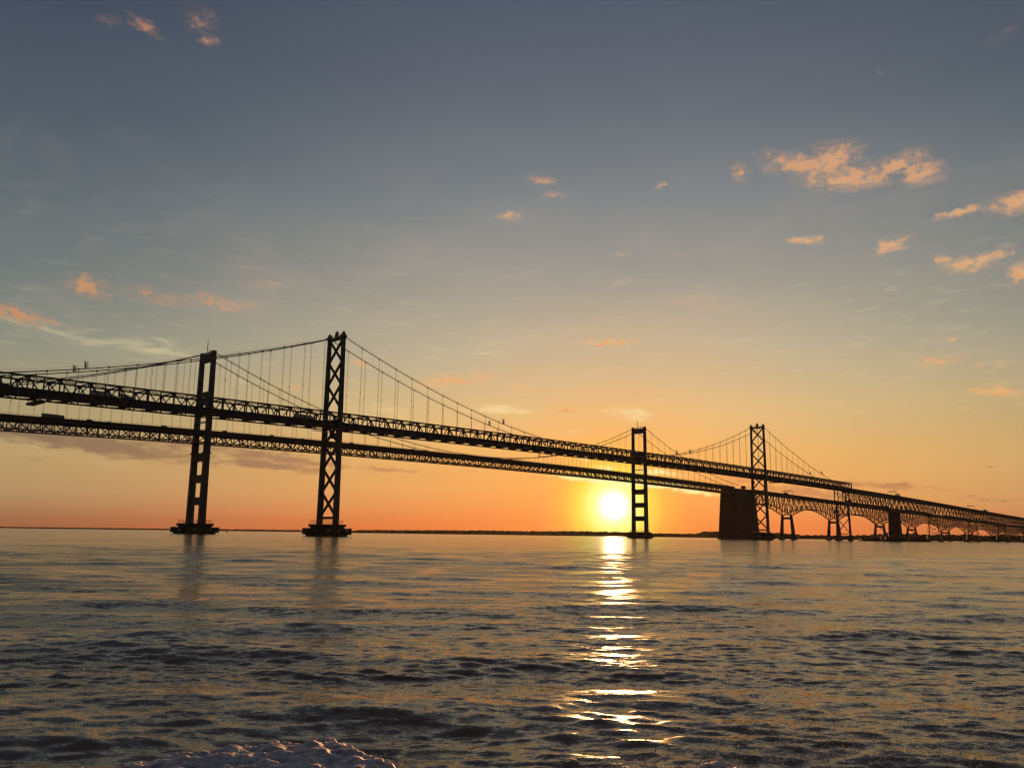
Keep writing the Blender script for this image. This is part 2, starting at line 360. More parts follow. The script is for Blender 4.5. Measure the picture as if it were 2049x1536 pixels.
az_c = np.linspace(R(44), R(316), coarse_c + 2)[1:-1]
AZ = np.concatenate([az_f, az_c]); NC = len(AZ)
dep = np.concatenate([np.linspace(80.0, 24.0, 8)[:-1], np.linspace(24.0, 9.0, 210)[:-1], np.linspace(9.0, 2.2, 260)[:-1], np.linspace(2.2, 0.25, 170)[:-1], np.geomspace(0.25, 0.0215, 22)])
RAD = CAM_H / np.tan(np.radians(dep)); NR = len(RAD)
rr_, aa_ = np.meshgrid(RAD, AZ, indexing='ij')
WX = rr_ * np.sin(aa_); WY = rr_ * np.cos(aa_)
drad = np.gradient(RAD)[:, None]; daz_ = np.gradient(np.where(AZ < 0, AZ, AZ))[None, :]
cell = np.maximum(np.abs(drad) * 0.9, rr_ * np.clip(np.abs(daz_), 0, 0.2))
WZ = wave_field(WX, WY, cell) + crest(WX, WY)
WZ *= np.clip(1.2 - rr_ / 2500.0, 0, 1)
co = np.stack([WX, WY, WZ], -1).reshape(-1, 3)
ctr = len(co); co = np.vstack([co, [[0, 0, 0]]])
ii, jj = np.meshgrid(np.arange(NR - 1), np.arange(NC), indexing='ij')
j2 = (jj + 1) % NC
quads = np.stack([ii * NC + jj, ii * NC + j2, (ii + 1) * NC + j2, (ii + 1) * NC + jj], -1).reshape(-1, 4)
tj = np.arange(NC); tris = np.stack([np.full(NC, ctr), (tj + 1) % NC, tj], -1)
wm = bpy.data.meshes.new("water")
wm.vertices.add(len(co)); wm.vertices.foreach_set("co", co.astype(np.float32).ravel())
loops = np.concatenate([quads.ravel(), tris.ravel()]).astype(np.int32)
wm.loops.add(len(loops)); wm.loops.foreach_set("vertex_index", loops)
nq, nt = len(quads), len(tris)
wm.polygons.add(nq + nt)
wm.polygons.foreach_set("loop_start", np.concatenate([np.arange(nq) * 4, nq * 4 + np.arange(nt) * 3]).astype(np.int32))
wm.polygons.foreach_set("loop_total", np.concatenate([np.full(nq, 4), np.full(nt, 3)]).astype(np.int32))
wm.update(); wm.validate()
wm.flip_normals() if wm.polygons[nq // 2].normal.z < 0 else None
wm.shade_smooth()
WM = bpy.data.materials.new("bay_water"); WM.use_nodes = True
q = NG(WM.node_tree); b = WM.node_tree.nodes['Principled BSDF']
geo = q.n('ShaderNodeNewGeometry').outputs['Position']
murk = q.noise(geo, 0.35, 4, 0.6).outputs[0]
q.put(b.inputs['Base Color'], q.mix(murk, (0.22, 0.125, 0.075, 1), (0.17, 0.11, 0.07, 1)))
b.inputs['IOR'].default_value = 1.33
b.inputs['Roughness'].default_value = 0.13
st = q.vm('MULTIPLY', geo, (0.42, 1.0, 1.0))
r3 = q.noise(q.vm('MULTIPLY', geo, (0.02, 0.05, 1.0)), 1.0, 4, 0.6, 0.5).outputs[0]
calm = q.rng(r3, 0.36, 0.62, 0.50, 1.20)         # smooth slicks and ruffled patches
tilt = None
for sc_, k_, dt_ in ((42.0, 0.45, 1), (14.0, 0.42, 1), (5.0, 0.40, 1), (1.8, 0.38, 2), (0.55, 0.22, 2)):
    nv = q.vm('MULTIPLY', q.vm('SUBTRACT', q.noise(st, sc_, dt_, 0.55, 0.3).outputs['Color'], (0.5, 0.5, 0.5)), (k_ * 0.7, k_, 0.0))
    tilt = nv if tilt is None else q.vm('ADD', tilt, nv)
nn = q.vm('NORMALIZE', q.vm('ADD', q.n('ShaderNodeNewGeometry').outputs['Normal'], q.vm('SCALE', tilt, calm)))
q.put(b.inputs['Normal'], nn)
wm.materials.append(WM)
water = bpy.data.objects.new("water", wm); COL.objects.link(water); water['kind'] = 'structure'
del co, quads, loops

def wz(x, y):
    global rng
    keep = rng; rng = np.random.default_rng(7)
    xx = np.atleast_1d(np.asarray(x, float)); yy = np.atleast_1d(np.asarray(y, float))
    v = wave_field(xx, yy, np.full_like(xx, 0.03)) + crest(xx, yy)
    rng = keep
    return v

# ------------------------------------------------------------------ far shores
def shore(name_land, name_wood, pts, depth, rows, seed, step):
    rs = random.Random(seed)
    def at(a):
        for (a0, d0, h0), (a1, d1, h1) in zip(pts, pts[1:]):
            if a0 <= a <= a1:
                t = (a - a0) / (a1 - a0); return d0 + (d1 - d0) * t, h0 + (h1 - h0) * t
        return pts[-1][1:]
    land = MB(); n = 90; a0, a1 = pts[0][0], pts[-1][0]
    vs = []
    for i in range(n + 1):
        a = a0 + (a1 - a0) * i / n; d, h = at(a)
        d += 12 * math.sin(i * 1.7) + 8 * math.sin(i * 0.61)
        s_, c_ = math.sin(R(a)), math.cos(R(a))
        for k, (dd, z) in enumerate(((0, -1.0), (4, 0.9), (depth * 0.3, 2.2), (depth, 3.0), (depth + 60, -1.0))):
            vs.append(((d + dd) * s_, (d + dd) * c_, z))
    fs = [(i * 5 + k, (i + 1) * 5 + k, (i + 1) * 5 + k + 1, i * 5 + k + 1) for i in range(n) for k in range(4)]
    land.add(vs, fs)
    lo = land.obj(name_land, BARK); lo['kind'] = 'structure'
    wd = MB()
    phi = (1 + 5 ** 0.5) / 2
    ico = [Vector(p).normalized() for p in ((-1, phi, 0), (1, phi, 0), (-1, -phi, 0), (1, -phi, 0), (0, -1, phi), (0, 1, phi), (0, -1, -phi), (0, 1, -phi), (phi, 0, -1), (phi, 0, 1), (-phi, 0, -1), (-phi, 0, 1))]
    icf = [(0, 11, 5), (0, 5, 1), (0, 1, 7), (0, 7, 10), (0, 10, 11), (1, 5, 9), (5, 11, 4), (11, 10, 2), (10, 7, 6), (7, 1, 8), (3, 9, 4), (3, 4, 2), (3, 2, 6), (3, 6, 8), (3, 8, 9), (4, 9, 5), (2, 4, 11), (6, 2, 10), (8, 6, 7), (9, 8, 1)]
    for r_ in range(rows):
        a = a0
        while a < a1:
            d, h = at(a)
            a += math.degrees(step / d) * rs.uniform(0.6, 1.4)
            d2 = d + 10 + r_ * depth * 0.55 / rows + rs.uniform(-4, 4)
            hh = h * rs.uniform(0.72, 1.04) * (1.12 if rs.random() < 0.07 else 1)
            w = rs.uniform(0.30, 0.5) * max(hh, 8)
            x, y = d2 * math.sin(R(a)), d2 * math.cos(R(a))
            wd.add([(x + p.x * w * rs.uniform(.8, 1.2), y + p.y * w * rs.uniform(.8, 1.2), hh * 0.5 + p.z * hh * 0.52 * rs.uniform(.85, 1.05)) for p in ico], icf)
    i = 0; a = a0; prev = None
    while a < a1:                                   # the dense wood behind the front trees, its top uneven
        d, h = at(a); hh = h * rs.uniform(0.62, 0.8); d2 = d + 22
        cur = [((d2 + dd) * math.sin(R(a)), (d2 + dd) * math.cos(R(a)), z) for dd, z in ((0, 0.5), (3, hh), (depth * .7, hh * 1.05), (depth * .75, 0.5))]
        if prev: wd.add(prev + cur, [(k, k + 4, k + 5, k + 1) for k in range(3)])
        prev = cur; a += math.degrees(step * 1.1 / d)
    wo_ = wd.obj(name_wood, LEAF); wo_['kind'] = 'stuff'; tag(wo_, WOODLABEL[seed], 'trees')
    return lo
WOODLABEL = {3: 'thin faint line of distant trees low on the horizon, left of the bridge towers', 4: 'darker belt of trees along the nearer far shore, from the left lattice tower to the right edge'}
shore('distant_shore', 'distant_tree_line', [(-46, 5700, 8), (-30, 5600, 9), (-20, 5500, 12), (-16, 5400, 15), (-13, 5400, 15), (-10, 5300, 13)], 300, 2, 3, 14)
shore('far_shore', 'shore_forest', [(-10.8, 3500, 5), (-10.0, 3400, 14), (-6, 3350, 16), (-1, 3300, 19), (0.8, 3300, 17), (4, 3250, 20), (7.5, 3200, 18), (9.5, 3200, 15),
       (12.15, 3150, 15), (12.5, 3050, 24), (14.5, 3000, 24), (17, 2850, 21), (18.6, 2750, 14), (21, 2700, 14), (23.5, 2650, 20), (26, 2550, 20), (28, 2500, 17), (29.0, 2480, 17), (29.6, 2480, 21), (30.3, 2450, 17.5), (36, 2400, 18), (44, 2400, 16)], 260, 4, 4, 7)
mast = MB().tube([(13.6 / 13.6 * 3060 * math.sin(R(13.1)), 3060 * math.cos(R(13.1)), 10), (3060 * math.sin(R(13.1)), 3060 * math.cos(R(13.1)), 46)], [0.5, 0.25], 6)
tag(mast.obj('radio_mast', GALV), 'thin radio mast rising above the trees just left of the concrete anchorage', 'mast')

# ------------------------------------------------------------------ bridges
AX = R(47.03)                                  # both bridges run the same way, 132 m apart
NEAR_O = (-96.36, 454.27, 0.0)
FAR_O = (-197.31, 539.98, 0.0)
near_b = tag(empty('suspension_bridge', NEAR_O, AX), 'nearer suspension bridge with cross-braced lattice towers and steel truss rising beside its roadway', 'bridge', 'twin suspension bridges')
far_b = tag(empty('suspension_bridge', FAR_O, AX), 'farther suspension bridge with solid ladder-like portal towers and truss hanging below its roadway', 'bridge', 'twin suspension bridges')
def interp(tab):
    xs = [p[0] for p in tab]; ys = [p[1] for p in tab]
    fx = np.arange(xs[0] - 60, xs[-1] + 60, 5.0); fy = np.interp(fx, xs, ys)
    k = np.ones(17) / 17.0; fs = np.convolve(np.pad(fy, 8, mode='edge'), k, 'valid')
    return lambda s: float(np.interp(s, fx, fs))
W1 = 6.3                                       # half spacing of cables and trusses, near bridge
W2 = 7.4
def n_top(s): return 66.8 - (s - 300) ** 2 * 1.7e-5
def n_bot(s): return n_top(s) - 8.8
n_road2 = interp([(560, 58.9), (690, 57.6), (866, 55.0), (1013, 52.0), (1174, 48.6), (1489, 42.5), (1760, 37.0)])
def n_road(s): return n_bot(s) + 2.5 if s < 690 else n_road2(s)
f_par = interp([(-260, 59.2), (-117, 62.3), (-17, 64.6), (87, 66.0), (244, 66.8), (400, 66.4), (500, 65.6), (625, 63.8), (772, 61.0), (998, 57.0), (1176, 54.0), (1304, 51.3), (1700, 44.2), (2105, 36.9), (2500, 29.5)])
def f_road(s): return f_par(s) - 1.1
SPAN = 488.0
def n_cable(s):
    if 0 <= s <= SPAN: return 61.6 + 45.4 * ((s - 244) / 244) ** 2
    x = -s if s < 0 else s - SPAN
    if x <= 202: return 107.0 - 0.362 * x + 0.00055 * x * x
    return 107.0 - 0.362 * 202 + 0.00055 * 202 ** 2 - (x - 202) * 0.14
def f_cable(s):
    if 0 <= s <= SPAN: return 66.4 + 48.8 * ((s - 244) / 244) ** 2
    x = -s if s < 0 else s - SPAN
    return 115.2 - 0.405 * x + 0.00076 * x * x

def cables(root, fn, w, s0, s1, r, rope):
    for sg in (-1, 1):
        ss = sorted(set([s0, s1, 0.0, SPAN] + list(np.arange(s0, s1, 6.1))))
        pts = [(s, sg * w, fn(s)) for s in ss]
        MB().tube(pts, r, 8).obj('main_cable', CABLE, root, True)
        for k in (-1, 1):
            rp = MB(); rp.tube([(s, sg * w + k * 0.3, fn(s) + 1.15) for s in ss if abs(s) > 2 and abs(s - SPAN) > 2], 0.035, 4)
            if k == 1: rp.obj('hand_rope', CABLE, root)
def hangers(root, fn, bot, w, s_list, r, limit):
    for s in s_list:
        for sg in (-1, 1):
            zt, zb = fn(s), bot(s)
            if zt - zb < limit: continue
            h = MB()
            for dx in (-0.22, 0.22): h.tube([(s + dx, sg * w, zb), (s + dx, sg * w, zt)], r, 5)
            h.box((s, sg * w, zt), (0.6, 0.62, 0.7))
            if zt - zb > 16: h.box((s, sg * w, zb + min(12.0, (zt - zb) * .5)), (0.6, 0.22, 0.4))
            h.obj('hanger', CABLE, root)
def climb_guard(root, s, y, z, slope):
    m = MB()
    for yy in (-0.55, 0.55):
        m.beam((s, y + yy, z - 0.2), (s - 0.25, y + yy, z + 2.9), 0.16)
        m.beam((s + 0.9, y + yy, z + 0.1 + slope * .9), (s + 0.65, y + yy, z + 2.7), 0.12)
    for k in range(7): m.beam((s - 0.2, y - 0.55 + k * 1.1 / 6, z), (s - 0.25, y - 0.55 + k * 1.1 / 6, z + 2.8), 0.07)
    for zz in (0.9, 1.9, 2.85): m.box((s + 0.25, y, z + zz), (1.1, 1.25, 0.09))
    m.beam((s - 0.25, y, z + 2.8), (s - 0.9, y, z + 3.3), 0.5, 0.1)
    m.obj('climb_guard', GALV, root)

def pier_base(root, s, n_f, d_f, n_c, d_c, zc, nlamp):
    """concrete cap in a timber and concrete fender ring"""
    pb = empty('pier_base', (s, 0, 0), 0, root)
    def ring(n, d, ch): return [(-d / 2 + ch, -n / 2), (d / 2 - ch, -n / 2), (d / 2, -n / 2 + ch), (d / 2, n / 2 - ch), (d / 2 - ch, n / 2), (-d / 2 + ch, n / 2), (-d / 2, n / 2 - ch), (-d / 2, -n / 2 + ch)]
    fd = MB(); fd.prism(ring(n_f * 0.9, d_f * 0.9, 1.5), -3, 1.1); fd.prism(ring(n_f, d_f, 1.5), 1.1, 4.0)
    f = fd.obj('fender', DARKCON, pb)
    tb = MB(); P = ring(n_f + 0.5, d_f + 0.5, 1.6)
    for i in range(8):
        a, b_ = Vector((*P[i], 0)), Vector((*P[(i + 1) % 8], 0)); L = (b_ - a).length; k = max(1, int(L / 1.6))
        for zz in (1.5, 2.5, 3.5): tb.beam(a + Vector((0, 0, zz)), b_ + Vector((0, 0, zz)), 0.35, 0.3)
        for j in range(k): p = a + (b_ - a) * (j + .5) / k; tb.beam(p + Vector((0, 0, 0.9)), p + Vector((0, 0, 4.3)), 0.4)
    tb.obj('fender_timber', TIMBER, pb)
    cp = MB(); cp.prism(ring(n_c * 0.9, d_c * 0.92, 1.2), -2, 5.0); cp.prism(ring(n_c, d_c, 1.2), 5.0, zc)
    cp.obj('cap', CONCRETE, pb)
    rl = MB(); P = ring(n_c - 1.6, d_c - 1.6, 1.0)
    for i in range(8):
        a, b_ = Vector((*P[i], zc)), Vector((*P[(i + 1) % 8], zc)); k = max(1, int((b_ - a).length / 1.7))
        for zz in (0.7, 1.4, 2.2): rl.beam(a + Vector((0, 0, zz)), b_ + Vector((0, 0, zz)), 0.06)
        for j in range(k): p = a + (b_ - a) * j / k; rl.beam(p, p + Vector((0, 0, 2.25)), 0.08)
    rl.obj('railing', GALV, pb)
    for dx in nlamp: MB().box((dx, -n_f / 2 - 0.50, 2.9), (1.1, 0.12, 1.1)).obj('clearance_panel', PANEL, pb)
    MB().box((-d_f / 2 - 0.50, -n_f * 0.2, 2.9), (0.12, 1.1, 1.1)).obj('clearance_panel', PANEL, pb)
    return pb

# ---- near bridge: lattice towers
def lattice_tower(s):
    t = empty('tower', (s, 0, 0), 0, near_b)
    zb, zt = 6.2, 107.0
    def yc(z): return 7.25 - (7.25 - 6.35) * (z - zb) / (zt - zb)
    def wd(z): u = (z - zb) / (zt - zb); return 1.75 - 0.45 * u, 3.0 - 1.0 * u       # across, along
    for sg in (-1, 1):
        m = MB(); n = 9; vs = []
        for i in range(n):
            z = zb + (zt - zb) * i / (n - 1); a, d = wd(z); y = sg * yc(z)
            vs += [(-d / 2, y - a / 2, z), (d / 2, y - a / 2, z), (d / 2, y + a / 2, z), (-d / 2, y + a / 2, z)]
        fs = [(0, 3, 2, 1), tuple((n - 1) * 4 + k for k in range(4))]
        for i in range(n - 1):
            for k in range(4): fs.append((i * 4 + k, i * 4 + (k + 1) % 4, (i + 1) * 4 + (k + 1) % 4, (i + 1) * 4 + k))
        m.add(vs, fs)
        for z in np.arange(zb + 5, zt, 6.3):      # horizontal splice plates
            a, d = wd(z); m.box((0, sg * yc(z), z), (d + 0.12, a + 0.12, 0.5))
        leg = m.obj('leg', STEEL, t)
        m = MB(); m.box((0, 0, 0.15), (3.6, 1.9, 0.9)); m.box((0, 0, 1.0), (2.4, 1.5, 0.9), 0.7); m.tube([(-0.7, 0, 1.4), (-0.4, 0, 2.0), (0.4, 0, 2.0), (0.7, 0, 1.4)], 0.6, 8)
        sd_ = m.obj('cable_saddle', STEEL, t); sd_.location = (0, sg * 6.35, 107.0)
        MB().tube([(0, sg * 6.35, 109.2), (0, sg * 6.35, 110.2)], [0.35, 0.2], 8).obj('beacon', REDP, t)
    def brace(y0, z0, y1, z1):
        for dx in (-0.72, 0.72): pass
        member('diagonal_brace', (0, y0, z0), (0, y1, z1), 1.15, 0.92, STEEL, t)
    nodes = [10.6, 23.2, 35.8, 48.4, 56.2]
    for a, b_ in zip(nodes, nodes[1:]):
        if b_ == 56.2:
            continue
        ya, yb = yc(a) - .6, yc(b_) - .6
        brace(-ya, a, yb, b_); brace(ya, a, -yb, b_)
    brace(-6.3, 48.4, 6.3, 60.5); brace(6.3, 48.4, -6.3, 60.5)
    top = [68.0, 80.6, 93.2, 105.6]
    for a, b_ in zip(top, top[1:]):
        ya, yb = yc(a) - .5, yc(b_) - .5
        brace(-ya, a, yb, b_); brace(ya, a, -yb, b_)
    member('strut', (0, -7, 9.6), (0, 7, 9.6), 2.0, 1.3, STEEL, t)
    member('strut', (0, -6.2, 106.2), (0, 6.2, 106.2), 1.8, 1.5, STEEL, t)
    member('strut', (0, -6.6, 60.9), (0, 6.6, 60.9), 1.8, 1.2, STEEL, t)
    for sg in (-1, 1):
        m = MB(); m.beam((-1.1, sg * 5.6, 46.6), (-1.1, sg * 5.6, 56), 0.5); m.box((-1.1, sg * 5.4, 46.4), (1.6, 1.2, 0.8)); m.box((0, sg * 5.6, 54), (2, 0.8, 3)); m.obj('leg_bracket', STEEL, t)
    rl = MB()
    for x in (-0.9, 0.9):
        for zz in (0.7, 1.3): rl.beam((x, -5.4, 107 + zz), (x, 5.4, 107 + zz), 0.09)
        for k in range(9): rl.beam((x, -5.4 + k * 1.35, 107), (x, -5.4 + k * 1.35, 108.3), 0.1)
    rl.obj('top_railing', GALV, t)
    b_ = MB(); b_.box((0, 0, 107.9), (1.4, 1.7, 1.9)); b_.tube([(0, -0.9, 108.8), (0, -0.9, 110.2)], 0.45, 8); b_.tube([(0, 0.9, 108.8), (0, 0.9, 110.3)], 0.4, 8); b_.tube([(0, 0, 108.8), (0, 0, 111.2)], [0.5, 0.12], 8)
    b_.obj('aviation_light', REDP, t)
    return t
for s in (0.0, SPAN): lattice_tower(s)
pier_base(near_b, 0.0, 18.8, 19.1, 16.0, 14.6, 6.2, (-6.3, 0.3, 5.6))
pier_base(near_b, SPAN, 18.8, 19.1, 16.0, 14.6, 6.2, (-6.3, 0.3, 5.6))
cables(near_b, n_cable, W1, -202.0, 836.0, 0.22, 1)
hs = [12.2 * k + 0.6 for k in range(-16, 57) if k not in (0, 40)]
hangers(near_b, n_cable, n_top, W1, [s for s in hs if -196 < s < 682], 0.055, 2.2)
for sg in (-1, 1):
    for s, sl in ((-131, .2), (127, -.2), (354, .2), (618, -.2)): climb_guard(near_b, s, sg * W1, n_cable(s), sl)

# ---- near bridge: stiffening truss beside the roadway
PN = 6.1
ks = list(range(-33, 115))
s_end = 697.0
S = [PN * k for k in ks if PN * k <= s_end]
for sg in (-1, 1):
    for fn, nm, hgt in ((n_top, 'top_chord', 0.7), (n_bot, 'bottom_chord', 0.62)):
        m = MB()
        for a, b_ in zip(S[::4], S[4::4] + ([S[-1]] if (len(S) - 1) % 4 else [])):
            m.beam((a, sg * W1, fn(a) - (hgt / 2 if fn is n_top else -hgt / 2)), (b_, sg * W1, fn(b_) - (hgt / 2 if fn is n_top else -hgt / 2)), 0.6, hgt)
        m.obj(nm, STEEL, near_b)
for i, s in enumerate(S):
    k = ks[i]
    for sg in (-1, 1):
        member('truss_post', (s, sg * W1, n_bot(s) + .5), (s, sg * W1, n_top(s) - .5), 0.42, 0.5, STEEL, near_b)
    if i + 1 < len(S) and s < s_end:
        s2 = S[i + 1]
        up = (k % 2 == 0)
        for sg in (-1, 1):
            a, b_ = ((s, n_bot(s) + .4), (s2, n_top(s2) - .5)) if up else ((s, n_top(s) - .5), (s2, n_bot(s2) + .4))
            member('truss_diagonal', (a[0], sg * W1, a[1]), (b_[0], sg * W1, b_[1]), 0.40, 0.42, STEEL, near_b)
# gusset plates at the apexes
gp = MB()
for i, s in enumerate(S):
    if ks[i] % 2:
        for sg in (-1, 1): gp.side([(s - 1.3, n_top(s) - .3), (s + 1.3, n_top(s) - .3), (s + .7, n_top(s) - 1.6), (s - .7, n_top(s) - 1.6)], sg * W1 - .33, sg * W1 + .33)
o = gp.obj('gusset_plate', STEEL, near_b); o['kind'] = 'stuff'
tl = MB()
for i, s in enumerate(S):
    if ks[i] % 2:
        tl.beam((s, -W1, n_top(s) - .5), (s, W1, n_top(s) - .5), 0.35, 0.6)
        if i + 2 < len(S):
            s2 = S[i + 2]; tl.beam((s, -W1, n_top(s) - .4), (s2, W1, n_top(s2) - .4), 0.25); tl.beam((s, W1, n_top(s) - .42), (s2, -W1, n_top(s2) - .42), 0.25)
        for sg in (-1, 1): tl.beam((s, sg * W1, n_top(s) - 2.0), (s, sg * (W1 - 2.2), n_top(s) - .6), 0.2)
o = tl.obj('top_lateral_bracing', STEEL, near_b); o['kind'] = 'stuff'
# floor beams: deep plates under the slab, tapering to the chords, one at each hanger point
fbm = {}
for i, s in enumerate(S):
    zr = n_road(s) - .35
    if ks[i] % 2 == 0:
        m = MB()
        prof = [(-W1, n_bot(s) + .1), (W1, n_bot(s) + .1), (W1, zr), (-W1, zr)]
        m.add([(s - .35, y, z) for y, z in prof] + [(s + .35, y, z) for y, z in prof], [(0, 1, 2, 3), (7, 6, 5, 4), (0, 4, 5, 1), (1, 5, 6, 2), (2, 6, 7, 3), (3, 7, 4, 0)])
        m.obj('floor_beam', STEEL, near_b)
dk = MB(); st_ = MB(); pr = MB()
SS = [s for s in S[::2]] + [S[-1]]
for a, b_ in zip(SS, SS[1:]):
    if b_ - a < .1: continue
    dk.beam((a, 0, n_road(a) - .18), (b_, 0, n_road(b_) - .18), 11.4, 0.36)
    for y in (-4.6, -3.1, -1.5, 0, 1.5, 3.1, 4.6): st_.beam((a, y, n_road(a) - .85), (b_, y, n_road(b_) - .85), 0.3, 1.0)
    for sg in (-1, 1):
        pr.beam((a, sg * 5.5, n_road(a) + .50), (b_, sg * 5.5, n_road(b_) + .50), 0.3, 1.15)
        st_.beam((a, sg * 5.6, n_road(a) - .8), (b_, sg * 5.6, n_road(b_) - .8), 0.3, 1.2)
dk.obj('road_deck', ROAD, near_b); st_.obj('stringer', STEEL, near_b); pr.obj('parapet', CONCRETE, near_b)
bl = MB()
for i in range(0, len(S) - 2, 2):
    s, s2 = S[i], S[i + 2]
    bl.beam((s, -W1, n_bot(s) + .3), (s2, W1, n_bot(s2) + .3), 0.3); bl.beam((s, W1, n_bot(s) + .28), (s2, -W1, n_bot(s2) + .28), 0.3)
o = bl.obj('bottom_lateral_bracing', STEEL, near_b); o['kind'] = 'stuff'
# portal frame at the end of the truss
m = MB(); 
for sg in (-1, 1): m.beam((s_end, sg * W1, n_bot(s_end)), (s_end, sg * W1, n_top(s_end)), 0.7, 0.9)
m.beam((s_end, -W1, n_top(s_end) - .5), (s_end, W1, n_top(s_end) - .5), 0.6, 1.1); m.obj('end_portal', STEEL, near_b)

# ---- trussed approach viaducts
def viaduct(root, road, w, s0, s1, piers, depth, dip, reach, panel, halfpier, quota):
    def zb(s):
        d = min(abs(s - p) for p in piers); d = max(0, d - halfpier)
        k = max(0.0, 1 - d / reach)
        return road(s) - 1.2 - depth - dip * k ** 1.7
    n = int((s1 - s0) / panel); SS = [s0 + (s1 - s0) * i / n for i in range(n + 1)]
    restp = MB(); restd = MB(); kb = 0
    for sg in (-1, 1):
        m = MB()
        for a, b_ in zip(SS, SS[1:]): m.beam((a, sg * w, zb(a)), (b_, sg * w, zb(b_)), 0.8, 1.0)
        m.obj('viaduct_bottom_chord', STEEL, root)
        m = MB()
        for a, b_ in zip(SS[::3], SS[3::3] + ([SS[-1]] if (len(SS) - 1) % 3 else [])): m.beam((a, sg * w, road(a) - 2.6), (b_, sg * w, road(b_) - 2.6), 0.8, 1.2)
        m.obj('viaduct_top_chord', STEEL, root)
    for i, s in enumerate(SS):
        for sg in (-1, 1):
            a, b_ = (s, sg * w, zb(s)), (s, sg * w, road(s) - 1.6)
            if i < quota: member('viaduct_post', a, b_, 0.5, 0.5, STEEL, root)
            else: restp.beam(a, b_, 0.5, 0.5)
            if i < n:
                s2 = SS[i + 1]
                a, b_ = ((s, sg * w, zb(s)), (s2, sg * w, road(s2) - 1.6)) if i % 2 else ((s, sg * w, road(s) - 1.6), (s2, sg * w, zb(s2)))
                if i < quota: member('viaduct_diagonal', a, b_, 0.5, 0.55, STEEL, root)
                else: restd.beam(a, b_, 0.5, 0.55)
    for r_, nm in ((restp, 'viaduct_post'), (restd, 'viaduct_diagonal')):
        if r_.v: o = r_.obj(nm, STEEL, root); o['kind'] = 'stuff'
    sw = MB()
    for i, s in enumerate(SS):
        zt, z0 = road(s) - 1.8, zb(s)
        sw.beam((s, -w, z0), (s, w, z0), 0.35)
        sw.beam((s, -w, zt - .5), (s, w, zt - .5), 0.5, 2.2)
        if i % 4 == 0: sw.beam((s, -w, z0), (s, w, zt), 0.22); sw.beam((s, w, z0), (s, -w, zt), 0.22)
        if i < n:
            s2 = SS[i + 1]; sw.beam((s, -w, z0), (s2, w, zb(s2)), 0.22)
    o = sw.obj('viaduct_sway_bracing', STEEL, root); o['kind'] = 'stuff'
    dk = MB(); pr = MB(); st_ = MB()
    CS = SS[::2] + ([SS[-1]] if n % 2 else [])
    for a, b_ in zip(CS, CS[1:]):
        dk.beam((a, 0, road(a) - .2), (b_, 0, road(b_) - .2), 2 * w + 2.4, 0.4)
        for sg in (-1, 1):
            pr.beam((a, sg * (w + 1.1), road(a) + .4), (b_, sg * (w + 1.1), road(b_) + .4), 0.3, 0.85)
        for y in (-w, -w / 2, 0, w / 2, w): st_.beam((a, y, road(a) - .85), (b_, y, road(b_) - .85), 0.35, 0.9)
    dk.obj('viaduct_deck', ROAD, root); pr.obj('viaduct_parapet', CONCRETE, root); st_.obj('viaduct_stringer', STEEL, root)
    return zb
NP = [680.0, 844.0, 996.0, 1180.0, 1350.0, 1520.0]
zb_n = viaduct(near_b, n_road2, 4.8, 697.5, 1640.0, NP[1:], 13.6, 4.5, 34.0, 8.3, 4.0, 114)
# braced bent where the truss ends
t = empty('braced_bent', (684.0, 0, 0), 0, near_b)
for sg in (-1, 1):
    for dx in (-5.0, 5.0):
        member('leg', (dx, sg * 6.4, 40.0), (dx * .9, sg * 6.3, n_bot(684) + .1), 0.8, 1.0, STEEL, t)
    MB().beam((0, sg * 7.3, 6.0), (0, sg * 6.4, 41.5), 2.2, 1.7).obj('leg', STEEL, t)
    MB().box((0, sg * 7.3, 1.5), (6.0, 4.6, 9.0), 0.8).obj('footing', DARKCON, t)
    member('strut', (-5, sg * 6.4, 41), (5, sg * 6.4, 41), 1.2, 1.6, STEEL, t)
for a, b_ in ((8.6, 24.6), (24.6, 40.6)):
    member('diagonal_brace', (0, -6.9, a), (0, 6.6, b_), 0.8, 0.65, STEEL, t); member('diagonal_brace', (0, 6.9, a), (0, -6.6, b_), 0.8, 0.65, STEEL, t)
for dx in (-5, 5): member('diagonal_brace', (dx, -6.4, 41.5), (dx, 6.4, 54), 0.5, 0.5, STEEL, t); member('diagonal_brace', (dx, 6.4, 41.5), (dx, -6.4, 54), 0.5, 0.5, STEEL, t)
member('strut', (0, -7, 7.8), (0, 7, 7.8), 0.8, 0.8, STEEL, t); member('strut', (0, -6.6, 41), (0, 6.6, 41), 1.2, 1.4, STEEL, t)
MB().box((0, 0, 3.4), (4.5, 11, 3.6)).obj('tie_wall', DARKCON, t)
rl = MB()
for zz in (.5, 1.1): rl.beam((-2, -5.5, 5.2 + zz), (-2, 5.5, 5.2 + zz), 0.08)
for k in range(9): rl.beam((-2, -5.5 + k * 11 / 8, 5.2), (-2, -5.5 + k * 11 / 8, 6.4), 0.09)
rl.obj('railing', GALV, t)
# cable anchorage of the near bridge
t = empty('anchorage', (845.0, 0, 0), 0, near_b)
za = zb_n(845) - .4
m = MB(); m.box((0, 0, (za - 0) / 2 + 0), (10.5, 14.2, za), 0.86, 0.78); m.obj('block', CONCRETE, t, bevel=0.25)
MB().box((0, 0, 0.2), (15, 17.5, 4.5)).obj('footing', DARKCON, t)
for sg in (-1, 1): MB().box((0, sg * 4.8, za + .2), (2.2, 1.4, 1.6)).obj('bearing', STEEL, t)
